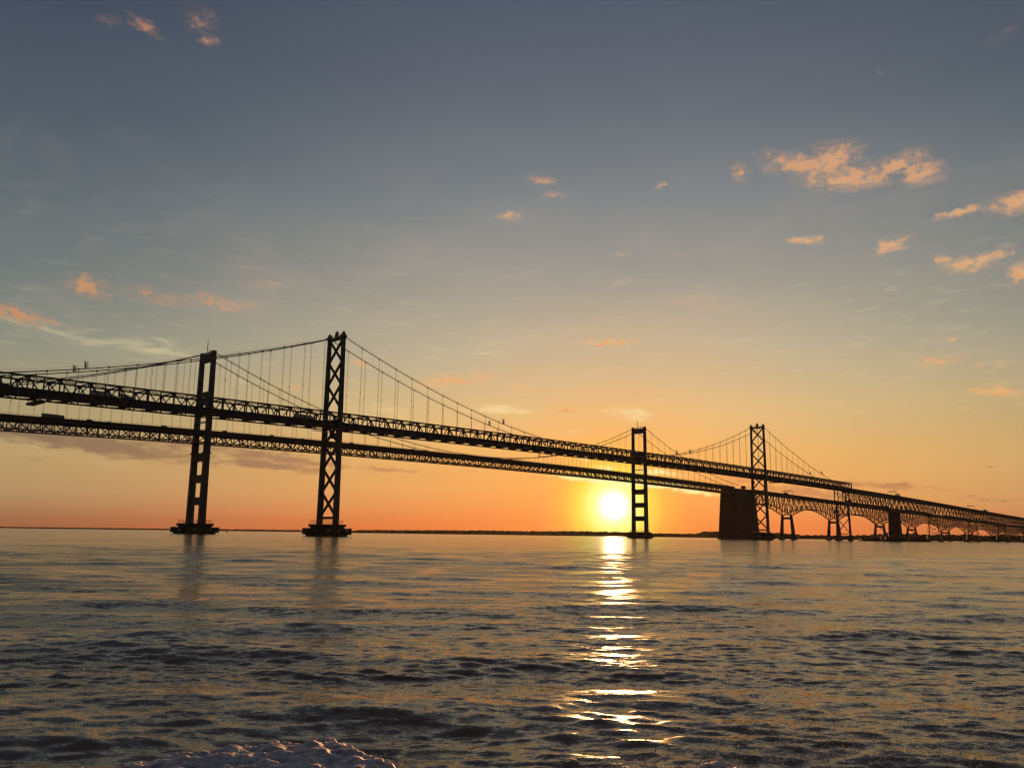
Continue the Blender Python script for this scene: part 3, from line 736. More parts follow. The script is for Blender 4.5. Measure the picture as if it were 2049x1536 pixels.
# steel towers under the approach, chevron bracing
for s in NP[2:]:
    t = empty('steel_pier', (s, 0, 0), 0, near_b); zt = zb_n(s) - .2
    for sg in (-1, 1):
        for dx in (-1, 1):
            member('leg', (dx * 4.6, sg * 8.2, 3.0), (dx * 2.6, sg * 5.0, zt), 0.75, 0.75, STEEL, t)
            MB().box((dx * 4.6, sg * 8.2, 0.6), (3.6, 3.6, 6.2)).obj('footing', DARKCON, t)
    n = 5; zs = [4.5 + (zt - 5.5) * i / n for i in range(n + 1)]
    def yy(z): return 8.2 - 3.2 * (z - 3) / (zt - 3)
    def xx(z): return 4.6 - 2.0 * (z - 3) / (zt - 3)
    for a, b_ in zip(zs, zs[1:]):
        for dx in (-1, 1):
            for sg in (-1, 1): member('chevron_brace', (dx * xx(b_), sg * yy(b_), b_), (dx * xx(a), 0, a + .8), 0.35, 0.35, STEEL, t)
            member('strut', (dx * xx(a), -1.6, a + .8), (dx * xx(a), 1.6, a + .8), 0.4, 0.5, STEEL, t)
        for sg in (-1, 1): member('chevron_brace', (-xx(a), sg * yy(a), a), (xx(b_), sg * yy(b_), b_), 0.3, 0.3, STEEL, t)
    MB().box((0, 0, 2.0), (3.0, 13.0, 2.4)).obj('tie_wall', DARKCON, t)

# ---- far bridge: portal towers
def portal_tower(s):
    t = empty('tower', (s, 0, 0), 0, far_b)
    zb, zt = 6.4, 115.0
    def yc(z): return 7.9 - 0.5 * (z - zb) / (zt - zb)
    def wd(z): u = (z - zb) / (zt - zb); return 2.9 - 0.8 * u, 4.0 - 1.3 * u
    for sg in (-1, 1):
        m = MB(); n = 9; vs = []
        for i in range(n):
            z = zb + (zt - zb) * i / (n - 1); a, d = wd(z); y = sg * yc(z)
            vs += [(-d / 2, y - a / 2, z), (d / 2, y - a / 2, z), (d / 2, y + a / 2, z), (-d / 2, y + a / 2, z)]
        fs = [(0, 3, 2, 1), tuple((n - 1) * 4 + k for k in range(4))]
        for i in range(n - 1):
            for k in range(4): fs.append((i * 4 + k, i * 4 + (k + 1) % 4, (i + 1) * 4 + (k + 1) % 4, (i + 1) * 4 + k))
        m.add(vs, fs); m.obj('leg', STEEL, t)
        MB().box((0, sg * 7.4, 115.5), (2.9, 2.2, 1.4), 0.8).obj('cable_saddle', STEEL, t)
        m = MB()
        for x_ in (-2.15, 2.15): m.beam((x_, sg * 7.6, 50.0), (x_, sg * 7.6, 57.5), 0.45)
        m.box((0, sg * 7.6, 50.4), (4.9, 3.7, 0.9)); m.obj('wind_shoe', STEEL, t)
    for z0, z1 in ((45.2, 50.4), (31.6, 36.6), (17.8, 22.7), (84.6, 89.6), (109.3, 114.4)):
        member('strut', (0, -6.6, (z0 + z1) / 2), (0, 6.6, (z0 + z1) / 2), 2.5, z1 - z0, STEEL, t)
    # arched haunch below the strut over the roadway
    m = MB(); pts = [(-6.4, 84.8)]
    for k in range(9):
        a = math.pi * k / 8; pts.append((-4.6 * math.cos(a), 78.0 + 4.6 * math.sin(a)))
    pts = [(-6.6, 84.8), (-6.6, 78.0)] + [(-4.4 * math.cos(math.pi * k / 10), 78.0 + 4.6 * math.sin(math.pi * k / 10)) for k in range(11)] + [(6.6, 78.0), (6.6, 84.8)]
    inner = pts[2:-2]; n = len(inner); top = [(-6.6 + 13.2 * i / (n - 1), 84.8) for i in range(n)]
    for i in range(n - 1):
        quad = [inner[i], inner[i + 1], top[i + 1], top[i]]
        m.add([(-1.1, y, z) for y, z in quad] + [(1.1, y, z) for y, z in quad], [(0, 1, 2, 3), (7, 6, 5, 4), (0, 4, 5, 1), (2, 6, 7, 3)])
    m.obj('arched_haunch', STEEL, t)
    m = MB()
    for x in (-.9, .9):
        for zz in (.6, 1.2): m.beam((x, -6, 114.4 + zz), (x, 6, 114.4 + zz), 0.09)
        for k in range(10): m.beam((x, -6 + k * 1.33, 114.4), (x, -6 + k * 1.33, 115.6), 0.1)
    m.obj('top_railing', GALV, t)
    m = MB()
    for k in range(4):
        a = math.pi / 4 + k * math.pi / 2; m.beam((.5 * math.cos(a), 1.5 + .5 * math.sin(a), 114.4), (.12 * math.cos(a), 1.5 + .12 * math.sin(a), 120.4), 0.12)
    for z in (115.6, 116.9, 118.2, 119.4): m.box((0, 1.5, z), (0.6, 0.6, 0.12))
    m.beam((0, 1.5, 120.2), (0, 1.5, 124.6), 0.16); m.box((0, 1.5, 121.6), (.5, .5, .9)); m.obj('antenna_mast', GALV, t)
    for y, h in ((-2.6, 3.0), (-0.6, 2.2), (-4.2, 1.4), (3.6, 1.8)):
        m = MB(); m.beam((0, y, 114.4), (0, y, 114.4 + h), 0.12); m.box((0, y, 114.4 + h * .72), (.5, .4, h * .5)); m.obj('antenna', GALV, t)
    return t
for s in (0.0, SPAN): portal_tower(s)
pier_base(far_b, 0.0, 19.8, 23.3, 17.7, 17.1, 6.5, (-5.5, 5.0))
pier_base(far_b, SPAN, 19.8, 23.3, 17.7, 17.1, 6.5, (-5.5, 5.0))
cables(far_b, f_cable, W2, -202.0, 690.0, 0.26, 1)
hangers(far_b, f_cable, f_par, W2, [s for s in hs if -190 < s < 676], 0.055, 1.5)
for sg in (-1, 1):
    for s, sl in ((134, -.2), (336, .2), (606, -.2), (-120, .2)): climb_guard(far_b, s, sg * W2, f_cable(s), sl)
# deck truss
S = [PN * k for k in range(-33, 112)]
def f_bot(s): return f_par(s) - 8.3
for sg in (-1, 1):
    m = MB(); m2 = MB()
    for a, b_ in zip(S[::4], S[4::4]):
        m.beam((a, sg * W2, f_bot(a) + .4), (b_, sg * W2, f_bot(b_) + .4), 0.6, 0.75)
        m2.beam((a, sg * W2, f_road(a) - 1.5), (b_, sg * W2, f_road(b_) - 1.5), 0.6, 0.9)
    m.obj('bottom_chord', STEEL, far_b); m2.obj('top_chord', STEEL, far_b)
for i, s in enumerate(S):
    for sg in (-1, 1):
        member('truss_post', (s, sg * W2, f_bot(s) + .5), (s, sg * W2, f_road(s) - 1.2), 0.48, 0.5, STEEL, far_b)
        if i + 1 < len(S):
            s2 = S[i + 1]
            a, b_ = ((s, f_bot(s) + .4), (s2, f_road(s2) - 1.3)) if i % 2 else ((s, f_road(s) - 1.3), (s2, f_bot(s2) + .4))
            member('truss_diagonal', (a[0], sg * W2, a[1]), (b_[0], sg * W2, b_[1]), 0.48, 0.5, STEEL, far_b)
sw = MB(); bl = MB(); dk = MB(); pr = MB(); st_ = MB(); rp = MB()
for i, s in enumerate(S[:-1]):
    s2 = S[i + 1]; z0, zt = f_bot(s) + .4, f_road(s) - 1.4
    sw.beam((s, -W2, zt), (s, W2, zt), 0.4, 1.2)
    sw.beam((s, -W2, z0), (s, W2, z0), 0.35, 0.5)
    if i % 2 == 0: sw.beam((s, -W2, z0), (s, 0, zt), 0.3); sw.beam((s, W2, z0), (s, 0, zt), 0.3)
    else: bl.beam((s, -W2, z0), (s2, W2, f_bot(s2) + .4), 0.28)
    rp.beam((s, -W2 - 1.2, f_road(s)), (s, -W2 - 1.2, f_road(s) + 1.65), 0.16); rp.beam(((s + s2) / 2, -W2 - 1.2, f_road(s)), ((s + s2) / 2, -W2 - 1.2, f_road(s) + 1.65), 0.16)
for a, b_ in zip(S[::2], S[2::2]):
    dk.beam((a, 0, f_road(a) - .2), (b_, 0, f_road(b_) - .2), 2 * W2 + 2.2, 0.4)
    for sg in (-1, 1):
        pr.beam((a, sg * (W2 + 1.0), f_road(a) + .35), (b_, sg * (W2 + 1.0), f_road(b_) + .35), 0.3, 0.8)
    for y in (-W2, -4.5, -1.5, 1.5, 4.5, W2): st_.beam((a, y, f_road(a) - .8), (b_, y, f_road(b_) - .8), 0.35, 0.9)
    rp.beam((a, -W2 - 1.2, f_road(a) + 1.45), (b_, -W2 - 1.2, f_road(b_) + 1.45), 0.08, 0.12)
for m, nm, mt in ((sw, 'sway_bracing', STEEL), (bl, 'bottom_lateral_bracing', STEEL)):
    o = m.obj(nm, mt, far_b); o['kind'] = 'stuff'
dk.obj('road_deck', ROAD, far_b); pr.obj('parapet', CONCRETE, far_b); st_.obj('stringer', STEEL, far_b); rp.obj('railing', GALV, far_b)
# anchorage block
t = empty('anchorage', (700.0, 0, 0), 0, far_b)
def octa(d, n, c_): return [(-d / 2 + c_, -n / 2), (d / 2 - c_, -n / 2), (d / 2, -n / 2 + c_), (d / 2, n / 2 - c_), (d / 2 - c_, n / 2), (-d / 2 + c_, n / 2), (-d / 2, n / 2 - c_), (-d / 2, -n / 2 + c_)]
zt = f_bot(655) - .2
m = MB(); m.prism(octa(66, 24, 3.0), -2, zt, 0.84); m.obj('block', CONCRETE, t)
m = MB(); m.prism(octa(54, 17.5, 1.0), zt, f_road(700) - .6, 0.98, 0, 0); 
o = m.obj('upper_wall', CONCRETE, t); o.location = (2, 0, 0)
MB().prism(octa(68, 25.5, 3.4), -3, 1.5).obj('footing', DARKCON, t)
for k in range(1, 9):
    z_ = zt * k / 9.0; f_ = 1 - .16 * (z_ + 2) / (zt + 2)
    MB().prism([(x * f_ * 1.004, y * f_ * 1.008) for x, y in octa(66, 24, 3.0)], z_, z_ + .35).obj('pour_joint', DARKCON, t)
MB().box((-2, -8.4, f_road(698) + 1.3), (6.5, 3.0, 3.4)).obj('service_hut', CONCRETE, t)
rl = MB()
for zz in (.9, 1.7): rl.beam((4, -8.8, f_road(700) + zz), (26, -8.8, f_road(722) + zz), 0.1)
for k in range(12): rl.beam((4 + k * 2, -8.8, f_road(702 + k * 2)), (4 + k * 2, -8.8, f_road(702 + k * 2) + 1.8), 0.12)
rl.obj('railing', GALV, t)
FP = [832.0, 985.0, 1168.0, 1319.0, 1507.0, 1661.0, 1850.0, 2003.0, 2190.0]
zb_f = viaduct(far_b, f_road, 6.2, 728.0, 2300.0, FP, 14.6, 10.5, 58.0, 7.9, 5.0, 150)
def f_pier(s, hp):
    t = empty('concrete_pier', (s, 0, 0), 0, far_b); zt = zb_f(s) - .3
    for sg in (-1, 1):
        m = MB(); m.add([(x * hp, sg * y, z) for x, y, z in ((-2.4, 10.2, 3), (2.4, 10.2, 3), (2.4, 6.6, 3), (-2.4, 6.6, 3), (-1.7, 7.2, zt), (1.7, 7.2, zt), (1.7, 5.0, zt), (-1.7, 5.0, zt))], CF)
        m.obj('leg', CONCRETE, t)
        MB().box((0, sg * 8.4, 1.0), (8.5, 6.0, 8.0), 0.9).obj('footing', DARKCON, t)
    member('cross_beam', (0, -6.5, zt - 3.9), (0, 6.5, zt - 3.9), 3.0, 3.0, CONCRETE, t)
    MB().box((0, 0, 3.2), (3.4, 12.0, 4.2)).obj('tie_wall', DARKCON, t)
for s in FP: f_pier(s, 1.0)

# ------------------------------------------------------------------ things on and under the bridges
def place(name, root, s, y, z, label, cat, group=None, flip=False):
    c_, s_ = math.cos(AX), math.sin(AX)
    o_ = NEAR_O if root is near_b else FAR_O
    return tag(empty(name, (o_[0] + s * c_ - y * s_, o_[1] + s * s_ + y * c_, z), AX + (math.pi if flip else 0)), label, cat, group)
def wheels(t, xs, w, r=0.5):
    for x in xs:
        for sg in (-1, 1):
            a = MB(); a.tube([(x, sg * (w / 2 - .28), r), (x, sg * w / 2, r)], r, 12); a.obj('wheel', BLACK, t)
def box_truck(root, s, y, L, H, paint, label, flip=False, tractor=False):
    t = place('box_truck', root, s, y, (n_road if root is near_b else f_road)(s), label, 'truck', 'trucks crossing the bridges', flip)
    MB().box((-1.2, 0, 1.15 + (H - 1.15) / 2), (L, 2.5, H - 1.15)).obj('cargo_box', paint, t, bevel=.06)
    MB().side([(L / 2 - .9, .8), (L / 2 + 1.7, .8), (L / 2 + 1.75, 1.9), (L / 2 + 1.1, 2.9), (L / 2 - .9, 3.0)], -1.15, 1.15).obj('cab', paint, t, bevel=.08)
    MB().side([(L / 2 + 1.12, 2.0), (L / 2 + 1.80, 2.0), (L / 2 + 1.22, 2.8), (L / 2 + .8, 2.8)], -1.17, 1.17).obj('windscreen', GLASS, t)
    MB().box((0, 0, .85), (L + 1.5, 1.0, .3)).obj('chassis', BLACK, t)
    wheels(t, (-L / 2, -L / 2 + 1.2, L / 2 + .5), 2.5)
    return t
def mixer(root, s, y, label):
    t = place('concrete_mixer', root, s, y, n_road(s), label, 'truck', 'trucks crossing the bridges')
    MB().tube([(-3.4, 0, 3.5), (-2.4, 0, 3.1), (-.6, 0, 2.6), (1.2, 0, 2.3), (1.9, 0, 2.2)], [.55, 1.05, 1.35, 1.0, .5], 14).obj('drum', WHITEP, t, True)
    MB().side([(2.1, .8), (4.5, .8), (4.6, 1.9), (3.4, 2.0), (3.0, 3.0), (2.1, 3.0)], -1.15, 1.15).obj('cab', WHITEP, t, bevel=.08)
    m = MB(); m.beam((-3.8, 0, 4.2), (-4.3, 0, 2.0), .5, .12); m.box((-3.7, 0, 4.2), (.9, .9, .5)); m.obj('chute', GALV, t)
    MB().box((.2, 0, .95), (8.2, 1.1, .35)).obj('chassis', BLACK, t); wheels(t, (-3.0, -1.7, 3.2), 2.5)
    return t
def car(root, s, y, paint, label, suv=False):
    t = place('car', root, s, y, (n_road if root is near_b else (f_road if s < 2300 else f_road))(s), label, 'car', 'cars crossing the farther bridge')
    h = .35 if suv else 0
    MB().side([(-2.2, .35), (2.2, .35), (2.25, .75), (1.2, .98 + h * .6), (-2.0, 1.0 + h), (-2.25, .8)], -.88, .88).obj('body', paint, t, bevel=.1)
    MB().side([(-1.9 if suv else -1.6, 1.0 + h), (1.1, .98 + h * .6), (.4, 1.46 + h), (-1.0 if not suv else -1.6, 1.48 + h)], -.76, .76).obj('cabin', GLASS, t, bevel=.08)
    wheels(t, (-1.35, 1.35), 1.8, .33)
    return t
box_truck(near_b, -119.5, 2.2, 8.2, 4.0, WHITEP, 'tall boxy truck on the nearer bridge, second from the left edge of the photo')
mixer(near_b, -109.0, 2.0, 'truck with sloping rounded load right behind the boxy truck on the nearer bridge')
box_truck(near_b, -164.0, 1.8, 11.0, 3.7, BLUEP, 'dark truck on the nearer bridge cut by the left edge of the photo')
box_truck(near_b, -19.0, -1.8, 8.4, 3.4, WHITEP, 'box truck on the nearer bridge just left of its left lattice tower')
t_ = car(near_b, -47.0, -2.2, BLUEP, 'low car on the nearer bridge between the two left towers'); t_['group'] = 'cars crossing the nearer bridge'
box_truck(near_b, 858.0, -1.5, 9.0, 3.8, WHITEP, 'box truck under the sign gantry over the concrete anchorage of the nearer bridge')
box_truck(near_b, 1252.0, -1.8, 11.5, 3.9, BLUEP, 'box truck on the descending deck of the nearer bridge, right of the last sign gantry')
t_ = car(near_b, 1500.0, -1.8, REDP, 'small car near the right edge of the photo on the nearer bridge'); t_['group'] = 'cars crossing the nearer bridge'
box_truck(far_b, -91.0, -4.6, 8.5, 3.0, BLUEP, 'low truck on the farther bridge, leftmost of its vehicles')
for s, suv, lab in ((-71, True, 'tall dark car on the farther bridge right behind the low truck'), (-60, False, 'small dark car, second of the pair left on the farther bridge'), (-27, True, 'dark car on the farther bridge, last one left of its left portal tower'),
                    (13, True, 'dark car on the farther bridge just right of its left portal tower'), (48, True, 'dark car on the farther bridge midway between the two left towers'),
                    (72, False, 'dark car on the farther bridge a little left of the left lattice tower'), (114, True, 'dark car on the farther bridge just right of the left lattice tower'),
                    (171, False, 'dark car on the farther bridge under the dipping cables'), (768, True, 'dark car on the farther bridge seen through the right lattice tower'),
                    (985, False, 'dark car on the farther bridge over its second arched pier')):
    car(far_b, s, -5.2 if s % 2 else -4.2, BLUEP if suv else REDP, lab, suv)
box_truck(far_b, 822.0, -4.6, 4.5, 2.9, BLUEP, 'short truck beside the sign gantry on the arched part of the farther bridge')
box_truck(far_b, 1032.0, -4.6, 14.0, 4.1, BLUEP, 'long truck on the farther bridge behind the braced bent')
box_truck(far_b, 1190.0, -4.6, 12.0, 4.0, WHITEP, 'long truck on the farther bridge left of the concrete anchorage of the nearer one')
def gantry(root, s, hw, zr, h, label, n=3):
    t = place('sign_gantry', root, s, 0, zr, label, 'sign gantry', 'overhead lane signal gantries')
    for sg in (-1, 1): MB().tube([(0, sg * hw, -1.0), (0, sg * hw, h)], [.28, .2], 8).obj('post', GALV, t)
    m = MB()
    for z in (h, h - .8): m.beam((0, -hw, z), (0, hw, z), .18)
    k = 10
    for i in range(k): m.beam((0, -hw + 2 * hw * i / k, h if i % 2 else h - .8), (0, -hw + 2 * hw * (i + 1) / k, h - .8 if i % 2 else h), .1)
    m.obj('beam', GALV, t)
    for i in range(n):
        y = -hw * .55 + 1.1 * hw * i / (n - 1)
        MB().box((-.2, y, h - .4), (.35, 1.7, 1.3)).obj('lane_signal', BLACK, t)
gantry(far_b, 0.0, 5.9, f_road(0), 6.8, 'overhead lane signal gantry between the legs of the left portal tower')
gantry(far_b, SPAN, 5.9, f_road(SPAN), 6.8, 'overhead lane signal gantry between the legs of the right portal tower')
gantry(far_b, 838.0, 7.2, f_road(838), 6.6, 'overhead lane signal gantry on the arched farther bridge right of the right lattice tower')
gantry(near_b, 843.0, 5.8, n_road2(843), 6.2, 'overhead lane signal gantry above the concrete anchorage of the nearer bridge')
gantry(near_b, 1178.0, 5.8, n_road2(1178), 6.2, 'overhead lane signal gantry farthest right on the nearer bridge')
# maintenance platforms slung under the near bridge
def platform(s, L, z, label, rod=False):
    t = place('maintenance_platform', near_b, s, 0, z, label, 'platform', 'platforms slung under the nearer bridge')
    if rod:
        MB().beam((-L / 2, -5.6, 0), (L / 2, -5.6, -.1), .5, .35).obj('walkway', GALV, t)
        m = MB(); m.beam((L / 2 - .3, -5.6, 0), (L / 2 - .3, -5.6, 2.4), .15); m.beam((-L / 2 + .3, -5.6, -.4), (-L / 2 + .3, -5.6, .8), .15); m.obj('suspension_rod', GALV, t)
    else:
        MB().box((-.8, 0, 0), (L * .45, 13.6, 1.0)).obj('cradle', STEEL, t)
        MB().beam((-L * .1, -6.9, -.2), (L * .7, -6.9, 1.6), .5, .6).obj('outrigger', STEEL, t)
        m = MB()
        for sg in (-1, 1): m.beam((-1.5, sg * 6.6, 0), (-1.5, sg * 6.6, 2.6), .2); m.beam((1.0, sg * 6.6, 0), (1.0, sg * 6.6, 2.6), .2)
        m.obj('suspension_rod', GALV, t)
platform(-146.0, 6.5, n_bot(-146) - 1.6, 'maintenance cradle hanging under the nearer bridge near the left edge of the photo')
platform(-10.5, 10.5, n_bot(-10) - 2.2, 'thin walkway hanging under the nearer bridge left of its left lattice tower', True)
platform(524.0, 7.0, n_bot(524) - 1.3, 'maintenance cradle hanging under the nearer bridge right of its right lattice tower')
t = place('inspection_cage', near_b, 0.5, 0, 51.6, 'round inspection cage hanging between the legs of the left lattice tower', 'cage')
MB().tube([(0, 0, 0), (0, 0, .7), (0, 0, 3.2)], [1.0, 1.7, 1.7], 12).obj('basket', STEEL, t); MB().tube([(0, 0, 3.2), (0, 0, 6.2)], .15, 6).obj('suspension_rod', GALV, t)

# ------------------------------------------------------------------ boats and buoy
def polar(azd, d): return (d * math.sin(R(azd)), d * math.cos(R(azd)))
bx, by = polar(-18.15, 1150.0)
t = tag(empty('channel_buoy', (bx, by, 0)), 'small dark channel buoy on the water right of the left tower base', 'buoy')
MB().tube([(0, 0, -.6), (0, 0, .2), (0, 0, 1.0)], [1.3, 1.5, 1.3], 14).obj('float', GREENB, t)
m = MB()
for k in range(4):
    a = k * math.pi / 2 + .4; m.beam((1.1 * math.cos(a), 1.1 * math.sin(a), 1.0), (.45 * math.cos(a), .45 * math.sin(a), 3.6), .22)
m.box((0, 0, 2.2), (1.3, 1.3, .12)); m.obj('cage', GREENB, t)
MB().box((0, 0, 3.0), (1.2, .25, 1.4)).obj('dayboard', GREENB, t); MB().tube([(0, 0, 3.7), (0, 0, 4.4)], [.35, .2], 8).obj('lantern', GLASS, t)

cx, cy = polar(23.95, 1075.0)
t = tag(empty('crane_barge', (cx, cy, 0), R(-8)), 'long low work barge with two crane booms moored by the concrete anchorage', 'barge')
MB().side([(-36, .3), (-33, -1), (33, -1), (36, .3), (36, 2.9), (-36, 2.9)], -8, 8).obj('hull', RUST, t)
m = MB(); m.box((-9, 0, 4.6), (9, 7, 3.4)); m.box((-9, 0, 7.0), (5, 5, 1.6)); m.obj('deckhouse', RUST, t)
for x0 in (-2.0, 28.0):
    m = MB(); m.box((x0, 0, 4.4), (6, 5, 3.0)); m.box((x0 + 3.4, 0, 5.2), (2.4, 4, 3.6)); m.obj('crane_cab', RUST, t)
    m = MB(); L = Vector((-33, 0, 30.0)); p0 = Vector((x0, 0, 5)); 
    for yy_ in (-.5, .5): m.beam(p0 + Vector((0, yy_, 0)), p0 + L + Vector((0, yy_ * .3, 0)), .35)
    m.beam(p0 + Vector((0, 0, 1)), p0 + L, .3)
    for i in range(16): a = p0 + L * (i / 16); m.beam(a + Vector((0, -.4, 0)), a + L / 16 + Vector((0, .4, .6 * (1 - i / 16))), .14)
    m.obj('crane_boom', RUST, t)
for x0 in (14, 19, 22.5): MB().box((x0, 1, 4.0), (3.6, 4, 2.2)).obj('deck_crate', RUST, t)
cx, cy = polar(23.75, 1040.0)
t = tag(empty('tugboat', (cx, cy, 0), R(-10)), 'small tugboat with tall wheelhouse in front of the work barge', 'boat')
MB().add([(x, y * w, z) for z, w in ((-.6, .7), (2.4, 1.0)) for x, y in ((-9, -2.6), (5, -3), (9.5, 0), (5, 3), (-9, 2.6))], [(4, 3, 2, 1, 0), (5, 6, 7, 8, 9), (0, 1, 6, 5), (1, 2, 7, 6), (2, 3, 8, 7), (3, 4, 9, 8), (4, 0, 5, 9)]).obj('hull', RUST, t)
MB().box((0, 0, 3.9), (9, 4, 3.0)).obj('deckhouse', RUST, t); MB().box((1.2, 0, 6.8), (4.4, 3.4, 3.0), .85).obj('wheelhouse', RUST, t)
MB().box((1.3, 0, 7.2), (4.2, 3.5, 1.0), .96).obj('window_band', GLASS, t)
MB().tube([(-2.6, 0, 5.2), (-2.6, 0, 8.6)], .7, 10).obj('funnel', REDP, t); MB().tube([(0, 0, 8.2), (0, 0, 12.0)], [.18, .08], 6).obj('mast', GALV, t)

# ------------------------------------------------------------------ foam and spray of the boat's own wake
def lump(x, y, seed, sc):
    rs = np.random.default_rng(seed); z = np.zeros_like(x)
    for lam, amp in ((0.8, .026), (.42, .034), (.26, .024), (.15, .014), (.085, .006), (.05, .003)):
        for k in range(5):
            a = rs.uniform(0, 6.28); ph = rs.uniform(0, 6.28)
            z += amp * .6 * (-0.35 + np.abs(np.sin((x * math.cos(a) + y * math.sin(a)) * math.pi / lam * .75 + ph + 1.2 * np.sin((y * math.cos(a) - x * math.sin(a)) * 2.1 / lam + ph))) * 1.1)
    return z * sc
FM = bpy.data.materials.new("sea_foam"); FM.use_nodes = True
q = NG(FM.node_tree); b = FM.node_tree.nodes['Principled BSDF']
geo = q.n('ShaderNodeNewGeometry').outputs['Position']
fn = q.noise(geo, 9.0, 6, 0.7).outputs[0]
q.put(b.inputs['Base Color'], q.mix(q.rng(fn, .35, .6), (0.32, 0.27, 0.29, 1), (0.66, 0.60, 0.64, 1)))
b.inputs['Roughness'].default_value = 0.6
b.inputs['Subsurface Weight'].default_value = 0.35
b.inputs['Subsurface Radius'].default_value = (0.12, 0.08, 0.06)
b.inputs['Subsurface Scale'].default_value = 0.5
bn = q.n('ShaderNodeBump'); bn.inputs['Strength'].default_value = 0.7; bn.inputs['Distance'].default_value = 0.02
q.put(bn.inputs['Height'], q.noise(geo, 38.0, 4, 0.7).outputs[0]); q.put(b.inputs['Normal'], bn.outputs[0])
def foam(label, x0, x1, y0, y1, nx, ny, edge_fn, high, seed):
    gx, gy = np.meshgrid(np.linspace(x0, x1, nx), np.linspace(y0, y1, ny), indexing='ij')
    edge = edge_fn(gx, gy)
    lace = sum(np.abs(np.sin((gx * math.cos(a_) + gy * math.sin(a_)) * k_ + 1.5 * np.sin((gy * math.cos(a_) - gx * math.sin(a_)) * k_ * .7 + a_ * 3))) for a_, k_ in ((.3, 11), (1.4, 14), (2.5, 19), (.9, 27), (2.0, 8))) / 5
    edge = np.where(edge < 0.45, edge - 0.50 * np.clip(0.70 - lace, 0, 1), edge)       # the rim breaks into lace
    h_in = np.clip(edge / 0.30, 0, 1)
    prof = np.sqrt(h_in) * high(gx) + np.where(h_in > 0, lump(gx, gy, seed, 0.72) * np.clip(h_in * 1.5, 0, 1), 0)
    w_ = wz(gx.ravel(), gy.ravel()).reshape(gx.shape)
    gz = np.where(edge > 0, 0.45 * w_ + 0.02 + prof, w_ - 0.08)
    vs = np.stack([gx, gy, gz], -1).reshape(-1, 3)
    keepv = edge > -0.05
    k4 = keepv[:-1, :-1] & keepv[1:, :-1] & keepv[1:, 1:] & keepv[:-1, 1:]
    I, J = np.nonzero(k4); A_ = I * ny + J
    fs = np.stack([A_, A_ + ny, A_ + ny + 1, A_ + 1], -1)
    me = bpy.data.meshes.new("wake_foam"); me.from_pydata(vs.tolist(), [], fs.tolist()); me.materials.append(FM); me.shade_smooth()
    bm_ = bpy.data.objects.new("wake_foam", me); COL.objects.link(bm_); bm_['kind'] = 'stuff'
    return tag(bm_, label, 'foam')
foam('long pinkish grey foam crest of the boat wake at the lower left edge', -5.0, -0.7, 6.2, 10.6, 620, 400,
     lambda x, y: np.interp(x, [-5.0, -4.1, -3.35, -2.85, -2.1, -1.68, -1.5, -1.0, -0.7], [7.8, 8.5, 9.0, 9.4, 9.75, 9.6, 9.3, 8.5, 7.6]) + 0.06 * np.sin(x * 5.3) + 0.05 * np.sin(x * 9) + .04 * np.sin(x * 23 + 1) + .02 * np.sin(x * 51) - y,
     lambda x: 0.01 + 0.05 * np.exp(-((x + 1.9) / 1.0) ** 2), 5)
def tufts(x, y):
    e = np.full_like(x, -1.0)
    for cx_, cy_, r_ in ((1.55, 8.62, .20), (2.05, 8.75, .33), (2.5, 8.55, .25), (3.05, 8.6, .30), (3.6, 8.35, .35), (1.0, 8.45, .15)):
        e = np.maximum(e, r_ - np.hypot(x - cx_, (y - cy_) * 1.2) + .10 * np.sin(x * 17 + cx_ * 9) * np.sin(y * 21))
    return e
foam('small broken tufts of foam beside the sun glitter at the lower edge, right of centre', 0.7, 4.2, 7.8, 9.3, 420, 180, tufts, lambda x: 0.015 + 0 * x, 8)

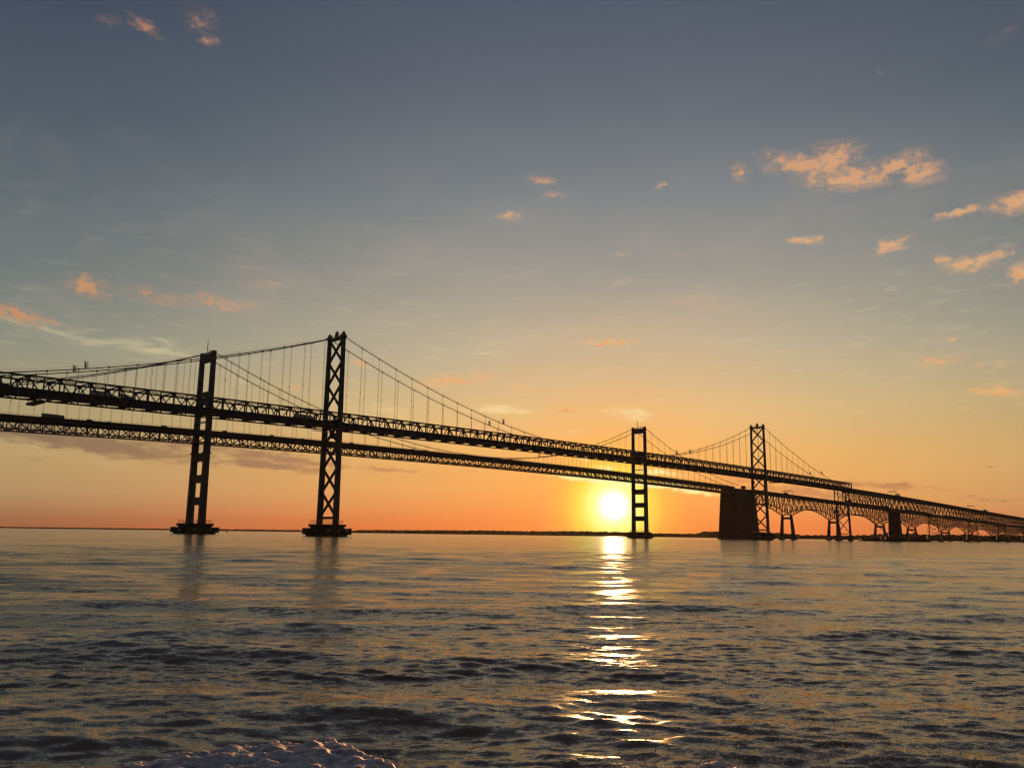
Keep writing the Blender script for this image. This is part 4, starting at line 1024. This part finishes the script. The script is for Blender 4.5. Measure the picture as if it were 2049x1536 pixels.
rs = random.Random(11)
OC = [(1, 0, 0), (-1, 0, 0), (0, 1, 0), (0, -1, 0), (0, 0, 1), (0, 0, -1)]
OF = [(0, 2, 4), (2, 1, 4), (1, 3, 4), (3, 0, 4), (2, 0, 5), (1, 2, 5), (3, 1, 5), (0, 3, 5)]
sp = MB()
def drops(n, cx, cy, sx, sy, zmax, r0, r1):
    xs, ys = [], []
    for i in range(n): xs.append(rs.gauss(cx, sx)); ys.append(rs.gauss(cy, sy))
    zz = wz(xs, ys)
    for x, y, z in zip(xs, ys, zz):
        h = abs(rs.gauss(0, 1)) * zmax * math.exp(-((x - cx) / (2.2 * sx)) ** 2); r = rs.uniform(r0, r1) * (1 if rs.random() < .9 else 1.8)
        st = rs.uniform(.9, 1.2)
        sp.add([(x + p[0] * r, y + p[1] * r, z + h + p[2] * r * st) for p in OC], OF)
for k in range(26):                            # torn clusters of drops, thicker towards the boat
    cx_ = rs.uniform(2.2, 5.4); cy_ = rs.uniform(7.6, 9.8)
    drops(int(110 * max(0.1, 1.15 - (cy_ - 7.6) / 2.6)), cx_, cy_, rs.uniform(.12, .4), rs.uniform(.10, .35), rs.uniform(.05, .22), .004, .0095)
drops(900, 3.8, 10.2, .9, .6, .12, .003, .007)
drops(350, 1.5, 8.8, .45, .25, .07, .003, .008)
drops(260, -1.3, 9.3, .35, .3, .08, .003, .007)
SPM = bpy.data.materials.new("spray_drops"); SPM.use_nodes = True
b = SPM.node_tree.nodes['Principled BSDF']; q = NG(SPM.node_tree)
q.put(b.inputs['Base Color'], q.mix(q.noise(q.n('ShaderNodeTexCoord').outputs['Object'], 5.0).outputs[0], (0.9, 0.86, 0.84, 1), (0.6, 0.55, 0.52, 1)))
b.inputs['Roughness'].default_value = 0.15; b.inputs['Subsurface Weight'].default_value = 0.0; b.inputs['Transmission Weight'].default_value = 0.6; b.inputs['IOR'].default_value = 1.33
so = sp.obj('wake_spray', SPM); so['kind'] = 'stuff'; tag(so, 'scattered droplets of spray over the dark water at the lower right', 'spray')

# ------------------------------------------------------------------ haze over the bay
hz = MB().box((0, 0, 63.5), (12700, 12700, 131))
HM = bpy.data.materials.new("bay_haze"); HM.use_nodes = True
HM.node_tree.nodes.clear()
pv = HM.node_tree.nodes.new('ShaderNodeVolumePrincipled'); ho = HM.node_tree.nodes.new('ShaderNodeOutputMaterial')
pv.inputs['Color'].default_value = (1.0, 0.86, 0.74, 1)
pv.inputs['Density'].default_value = 0.5e-5
pv.inputs['Anisotropy'].default_value = 0.55
HM.node_tree.links.new(pv.outputs[0], ho.inputs['Volume'])
hazeo = hz.obj('haze', HM); hazeo['kind'] = 'stuff'; tag(hazeo, 'thin sunset haze over the whole bay', 'haze')
